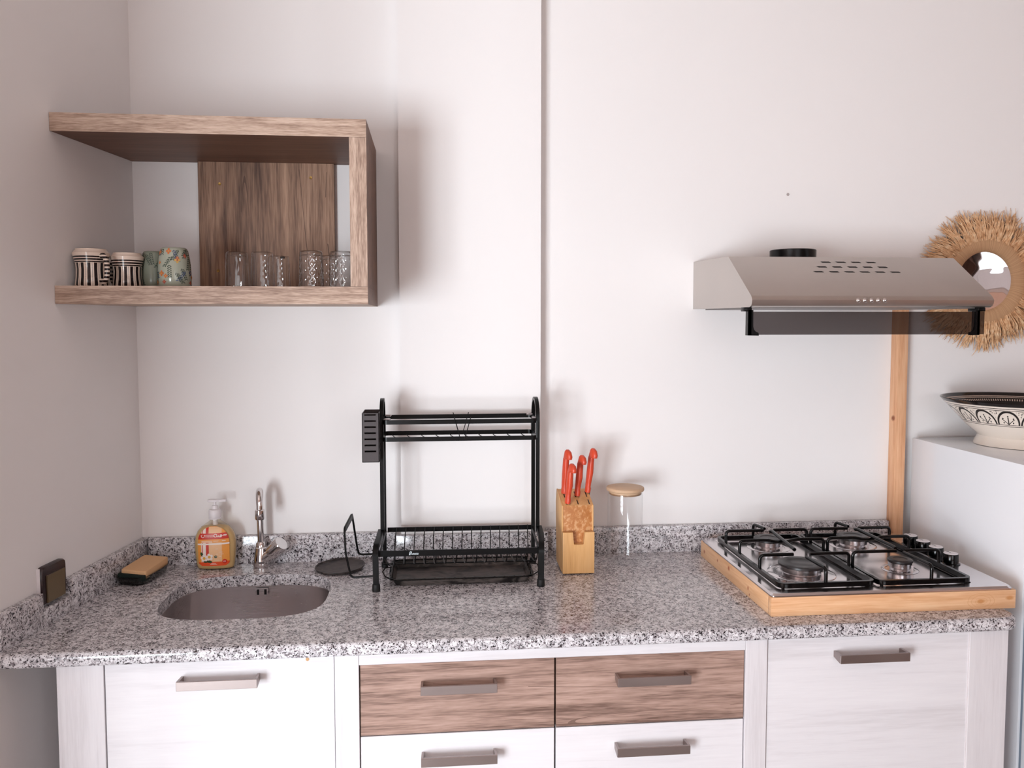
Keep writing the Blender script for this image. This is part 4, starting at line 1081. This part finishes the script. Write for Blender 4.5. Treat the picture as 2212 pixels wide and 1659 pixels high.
tumbler(0.4060, -0.205, 0.0275, 0.080, 'relief', 'clear tumbler half hidden behind the second glass')
tumbler(0.4935, -0.275, 0.0300, 0.0875, 'dimple', 'dimpled clear tumbler, left of the pair near the side panel')
tumbler(0.5330, -0.205, 0.0280, 0.082, 'dimple', 'dimpled clear tumbler standing behind, between the two front dimpled ones')
tumbler(0.5630, -0.268, 0.0290, 0.0875, 'dimple', 'dimpled clear tumbler against the right side panel of the shelf')

# ------------------------------------------------------------------ base cabinets
YC = -0.600; YD = YC+0.004; ZK = 0.10; ZTOP = 0.8705
def handle(xc, z, parent):
    mb = MB(); L = 0.080; y = -0.630; hh = 0.0095
    mb.box(xc-L, xc+L, y-0.002, y+0.003, z-hh, z+hh, 0.0007, 1)
    for s_ in (-1, 1):
        xa = xc+s_*L
        mb.loft([[Vector((xa, y+0.002, z-hh)), Vector((xa, y+0.002, z+hh)), Vector((xa-s_*0.005, y+0.002, z+hh)), Vector((xa-s_*0.005, y+0.002, z-hh))],
                 [Vector((xa-s_*0.001, YC+0.0035, z-0.006)), Vector((xa-s_*0.001, YC+0.0035, z+0.007)), Vector((xa-s_*0.006, YC+0.0035, z+0.007)), Vector((xa-s_*0.006, YC+0.0035, z-0.006))]], True, True)
    finish('handle', mb, HANDLEM, parent, smooth=25)
def front(parent, name, x0, x1, z0, z1, mat, hz=None, hx=None):
    mb = MB(); mb.box(x0, x1, YC+0.003, YC+0.021, z0, z1, 0.0009, 1)
    o = finish(name, mb, mat, parent, smooth=20)
    if hz: handle(hx if hx else (x0+x1)/2, hz, o)
    return o
def carcass(parent, x0, x1, hollow=False):
    mb = MB(); t = 0.016
    mb.box(x0, x0+t, YC+0.022, -0.06, ZK, ZTOP); mb.box(x1-t, x1, YC+0.022, -0.06, ZK, ZTOP); mb.box(x0+t, x1-t, YC+0.022, -0.06, ZK, ZK+t)
    mb.box(x0+t, x1-t, -0.066, -0.06, ZK+t, ZTOP)
    if not hollow: mb.box(x0+t, x1-t, YC+0.022, -0.066, ZTOP-t, ZTOP)
    mb.box(x0, x1, YC+0.06, YC+0.075, 0.0, ZK); mb.box(x0, x0+t, YC+0.075, -0.08, 0.0, ZK); mb.box(x1-t, x1, YC+0.075, -0.08, 0.0, ZK)
    finish('carcass', mb, WHITEV, parent, smooth=20)
c1 = thing('sink_cabinet', 'whitewashed base cabinet under the sink with one wide door', 'cabinet', (0.30, -0.33, 0))
carcass(c1, 0.0198, 0.5735, True)
mb = MB(); mb.box(0.0198, 0.1112, YC, YC+0.021, ZK, ZTOP, 0.0007, 1); finish('filler_strip', mb, WHITEV, c1, smooth=20)
front(c1, 'door', 0.1130, 0.5728, ZK+0.003, ZTOP-0.0015, WHITEW, 0.8268, 0.3425)
mb = MB(); mb.lathe([(0.0038, 0), (0.0034, 0.0008), (0.001, 0.001)], (0.5186, YC+0.003, 0.8595), 14, axis='y'); finish('screw_cover', mb, m_simple('tan_screw_cover', '#c69a6c', 0.6), c1)
c2 = thing('drawer_cabinet', 'four drawer base cabinet with two brown oak top drawers between the doors', 'cabinet', (1.04, -0.33, 0))
carcass(c2, 0.5745, 1.5105)
for xa, xb in ((0.5745, 0.6245), (1.4615, 1.5105)):
    mb = MB(); mb.box(xa, xb, YC-0.002, YC+0.021, ZK, ZTOP, 0.0009, 1); finish('face_frame_stile', mb, WHITEV, c2, smooth=20)
mb = MB(); mb.box(0.6247, 1.4613, YC-0.001, YC+0.021, 0.8435, ZTOP, 0.0009, 1); finish('face_frame_rail', mb, WHITEW, c2, smooth=20)
for x0, x1, hx in ((0.6262, 1.0388, 0.8330), (1.0425, 1.4595, 1.2500)):
    front(c2, 'drawer', x0, x1, 0.6892, 0.8418, BROWNH, 0.7955, hx)
    front(c2, 'drawer', x0, x1, 0.382, 0.6868, WHITEW, 0.6415, hx)
    front(c2, 'drawer', x0, x1, ZK+0.003, 0.3795, WHITEW, 0.335, hx)
mb = MB(); mb.box(0.63, 1.455, YC+0.0225, YC+0.024, ZK+0.02, 0.843); finish('painted_gap_shade', mb, DARK, c2, smooth=20)  # added near-black sheet: shade of the drawer gaps put into colour
c3 = thing('hob_cabinet', 'whitewashed base cabinet under the gas hob with one wide door', 'cabinet', (1.79, -0.33, 0))
carcass(c3, 1.5115, 2.0755)
front(c3, 'door', 1.5128, 1.9815, ZK+0.003, ZTOP-0.0015, WHITEW, 0.8258, 1.7435)
mb = MB(); mb.box(1.9835, 2.0755, YC, YC+0.021, ZK, ZTOP, 0.0007, 1); finish('filler_strip', mb, WHITEV, c3, smooth=20)
mb = MB(); mb.box(1.981, 1.9845, YC+0.001, YC+0.004, ZK, ZTOP); finish('edge_band', mb, WHITEP, c3, smooth=20)

# ------------------------------------------------------------------ fridge and bowl
FX0, FX1, FZ = 2.1705, 2.7300, 1.2235
fr = thing('fridge', 'white waist high fridge at the right edge carrying the painted bowl', 'fridge', (2.45, -0.3, 0))
mb = MB(); mb.box(FX0, FX1, -0.515, -0.043, 0.03, FZ, 0.002, 2); finish('fridge_body', mb, FRIDGEM, fr)
mb = MB(); mb.box(FX0+0.006, FX1-0.006, -0.524, -0.5152, 0.06, FZ-0.03); finish('door_gasket', mb, GREYG, fr)
mb = MB(); mb.box(FX0, FX1, -0.580, -0.5242, 0.05, FZ-0.022, 0.008, 3); dr = finish('fridge_door', mb, FRIDGEM, fr)
mb = MB(); mb.tube(fillet([(FX0+0.04, -0.5802, 0.75), (FX0+0.04, -0.612, 0.75), (FX0+0.04, -0.612, 1.05), (FX0+0.04, -0.5802, 1.05)], 0.02, 5), 0.009, 14); finish('door_handle', mb, GREYG, dr)
mb = MB()
for x in (FX0+0.05, FX1-0.05):
    for y in (-0.47, -0.09):
        mb = MB(); mb.lathe([(0.02, 0.0), (0.018, 0.0295)], (x, y, 0), 16); finish('fridge_foot', mb, RUBBER, fr)
# bowl
BX, BY, BZ, BR, BH = 2.3850, -0.2035, FZ+0.0003, 0.2000, 0.1275
def m_bowl():
    mt, nt, b = new_mat('painted_bowl_glaze', '#e9ddd0', 0.12)
    p = node(nt, 'ShaderNodeSeparateXYZ'); nt.links.new(node(nt, 'ShaderNodeTexCoord').outputs['Object'], p.inputs[0])
    x, y, z = (X(o) for o in p.outputs)
    rad_ = (x*x+y*y).sqrt()
    a = X.m('ARCTAN2', y, x)*(1/(2*PI))+0.5
    NA = 18.0; u = (a*NA+0.35).fract()-0.5
    z0, z1 = BH*0.535, BH*0.835
    v_ = (z-z0)*(1/(z1-z0))
    inb = z.gt(z0)*z.lt(z1)
    d = ((u*2.08)*(u*2.08)+(v_*0.98)*(v_*0.98)).sqrt()
    arch = (d-0.93).abs().lt(0.075)*inb
    lines = (z-z0+0.0008).abs().lt(0.0007)+(z-z0+0.0052).abs().lt(0.0007)+(z-z1-0.0012).abs().lt(0.0007)+(z-z1-0.0060).abs().lt(0.0008)
    # twig: stem, two branches and dots
    stem = (u.abs().lt(0.022))*(v_.lt(0.55))*inb
    br_ = ((u.abs()-v_*0.65+0.02).abs().lt(0.022))*v_.lt(0.42)*v_.gt(0.03)*inb
    def dot(du_, dv, r_=0.055): return (((u.abs()-du_)*(u.abs()-du_)*3.4+(v_-dv)*(v_-dv)).sqrt().lt(r_))
    dots = (dot(0.0, 0.62)+dot(0.21, 0.46)+dot(0.20, 0.15))*inb
    vt = node(nt, 'ShaderNodeTexVoronoi'); vt.inputs['Scale'].default_value = 240
    nt.links.new(node(nt, 'ShaderNodeTexCoord').outputs['Object'], vt.inputs['Vector'])
    spk = X(vt.outputs['Distance']).lt(0.34)*d.gt(1.13)*inb
    rim = z.gt(BH*0.925)
    inside = X.m('GREATER_THAN', rad_*0+z*0+0.0, 1.0)
    hole = (((a-0.2205)*(a-0.2205)*0.62+(z-0.0145)*(z-0.0145)).sqrt().lt(0.0030))*y.lt(0.0)
    dk = (arch+lines+stem+br_+dots+spk+rim).min(1.0)
    nt.links.new(mixc(nt, dk, '#ece0d4', '#140c0c'), b.inputs['Base Color']); return mt
def m_bowl_in():
    mt, nt, b = new_mat('painted_bowl_inside', '#100b0b', 0.1)
    p = node(nt, 'ShaderNodeSeparateXYZ'); nt.links.new(node(nt, 'ShaderNodeTexCoord').outputs['Object'], p.inputs[0])
    x, y, z = (X(o) for o in p.outputs); a = X.m('ARCTAN2', y, x)*(1/(2*PI))+0.5
    ln = (z-BH*0.925).abs().lt(0.0012)+(z-BH*0.895).abs().lt(0.0009)
    tk = z.gt(BH*0.82)*z.lt(BH*0.86)*((a*180.0).fract().lt(0.45))
    nt.links.new(mixc(nt, (ln+tk).min(1.0), '#120b0b', '#d9c7bb'), b.inputs['Base Color']); return mt
bowl = thing('painted_bowl', 'large cream footed bowl with black rim and painted arches on the fridge', 'bowl', (BX, BY, BZ))
BP = [(0.108, 0.0), (0.1185, 0.001), (0.1175, 0.006), (0.1115, 0.018), (0.1070, 0.026), (0.1150, 0.034), (0.1400, 0.055), (0.1600, 0.077), (0.1790, 0.098), (0.1930, 0.113), (0.2010, 0.122), (0.2060, 0.1275), (0.2080, 0.1300), (0.2065, 0.1320), (0.2030, 0.1310)]
BP = [(r*0.9615, h*0.973) for r, h in BP]
mb = MB(); mb.lathe([(0.001, 0.003), (0.096, 0.003)]+BP, (BX, BY, BZ), 96, capends=False); bo = finish('bowl_body', mb, m_bowl(), bowl, smooth=60)
mb = MB(); mb.lathe([(r*0.9615, h*0.973) for r, h in [(0.2030, 0.1310), (0.1990, 0.1270), (0.1870, 0.113), (0.165, 0.089), (0.13, 0.058), (0.08, 0.035), (0.001, 0.028)]], (BX, BY, BZ), 96, capends=False); finish('bowl_inside', mb, m_bowl_in(), bowl, smooth=60)
ah = math.radians(-103); mb = MB(); c = Vector((BX+0.1090*math.cos(ah), BY+0.1090*math.sin(ah), BZ+0.0155))
mb.ball(c, 0.0030, 8); finish('foot_hole', mb, DARK, bowl)

# ------------------------------------------------------------------ round mirror with a raffia fringe
MX, MZ = 2.3950, 1.6790
mir = thing('round_mirror', 'round mirror with wrapped raffia ring and shaggy straw fringe on the wall', 'mirror', (MX, -0.002, MZ-0.2))
mb = MB(); mb.lathe([(0.001, 0.0), (0.0875, 0.0), (0.0875, 0.006), (0.001, 0.006)], (MX, -0.012, MZ), 64, axis='y'); finish('mirror_glass', mb, MIRROR, mir, smooth=30)
mb = MB()
def ringrm(r, h, a, k): return r+0.0006*math.sin(a*90)
mb.lathe([(0.084, 0.008), (0.085, 0.020), (0.092, 0.026), (0.107, 0.028), (0.123, 0.026), (0.131, 0.018), (0.131, 0.006), (0.084, 0.006)], (MX, -0.002, MZ), 180, rmod=ringrm, axis='y', capends=False)
mt, nt, b = new_mat('wrapped_raffia', '#cfa57e', 0.8)
p = node(nt, 'ShaderNodeSeparateXYZ'); nt.links.new(node(nt, 'ShaderNodeNewGeometry').outputs['Position'], p.inputs[0])
a = X.m('ARCTAN2', X(p.outputs[2])-MZ, X(p.outputs[0])-MX)
cv = node(nt, 'ShaderNodeCombineXYZ'); nt.links.new(a.s, cv.inputs[0])
nt.links.new(ramp(nt, noise(nt, cv.outputs[0], 38, 4, 0.7), [(0.3, '#a97d58'), (0.55, '#cda37c'), (0.75, '#ddb893')]), b.inputs['Base Color'])
finish('raffia_ring', mb, mt, mir, smooth=50)
mt, nt, b = new_mat('raffia_straw', '#d2a272', 0.85)
nt.links.new(ramp(nt, noise(nt, coords(nt), 70, 3), [(0.3, '#c08d63'), (0.5, '#e0b388'), (0.7, '#f0cfa9')]), b.inputs['Base Color'])
mb = MB(); rnd = random.Random(11)
for k in range(1700):
    a = rnd.uniform(0, 2*PI); L = (0.2045+0.008*math.sin(a))*rnd.uniform(0.80, 1.05)*(1+0.03*math.sin(a*7)+0.03*math.sin(a*17+1)+0.02*math.sin(a*41)); lay = rnd.uniform(0.003, 0.026)
    da = rnd.gauss(0, 0.06)+0.10*math.sin(a*23+2)+0.05*math.sin(a*51); db = rnd.gauss(0, 0.06); w_ = rnd.uniform(0.0013, 0.0030)
    r0 = 0.118; pts = []
    for q in range(5):
        t = q/4; rr = r0+(L-r0)*t; aa = a+da*t+db*t*t
        pts.append((MX+rr*math.cos(aa), -0.003-lay*(1-0.35*t)-0.010*math.sin(t*PI)*rnd.uniform(0.2, 1), MZ+rr*math.sin(aa)-0.006*t*t))
    ww = [w_*1.0, w_*1.2, w_*1.0, w_*0.7, w_*0.25]
    mb.tube(pts, ww, 3)
fo = finish('raffia_fringe', mb, mt, mir, smooth=0); fo['kind'] = 'stuff'
for o in list(bpy.data.objects):
    if '_base' in o: del o['_base']
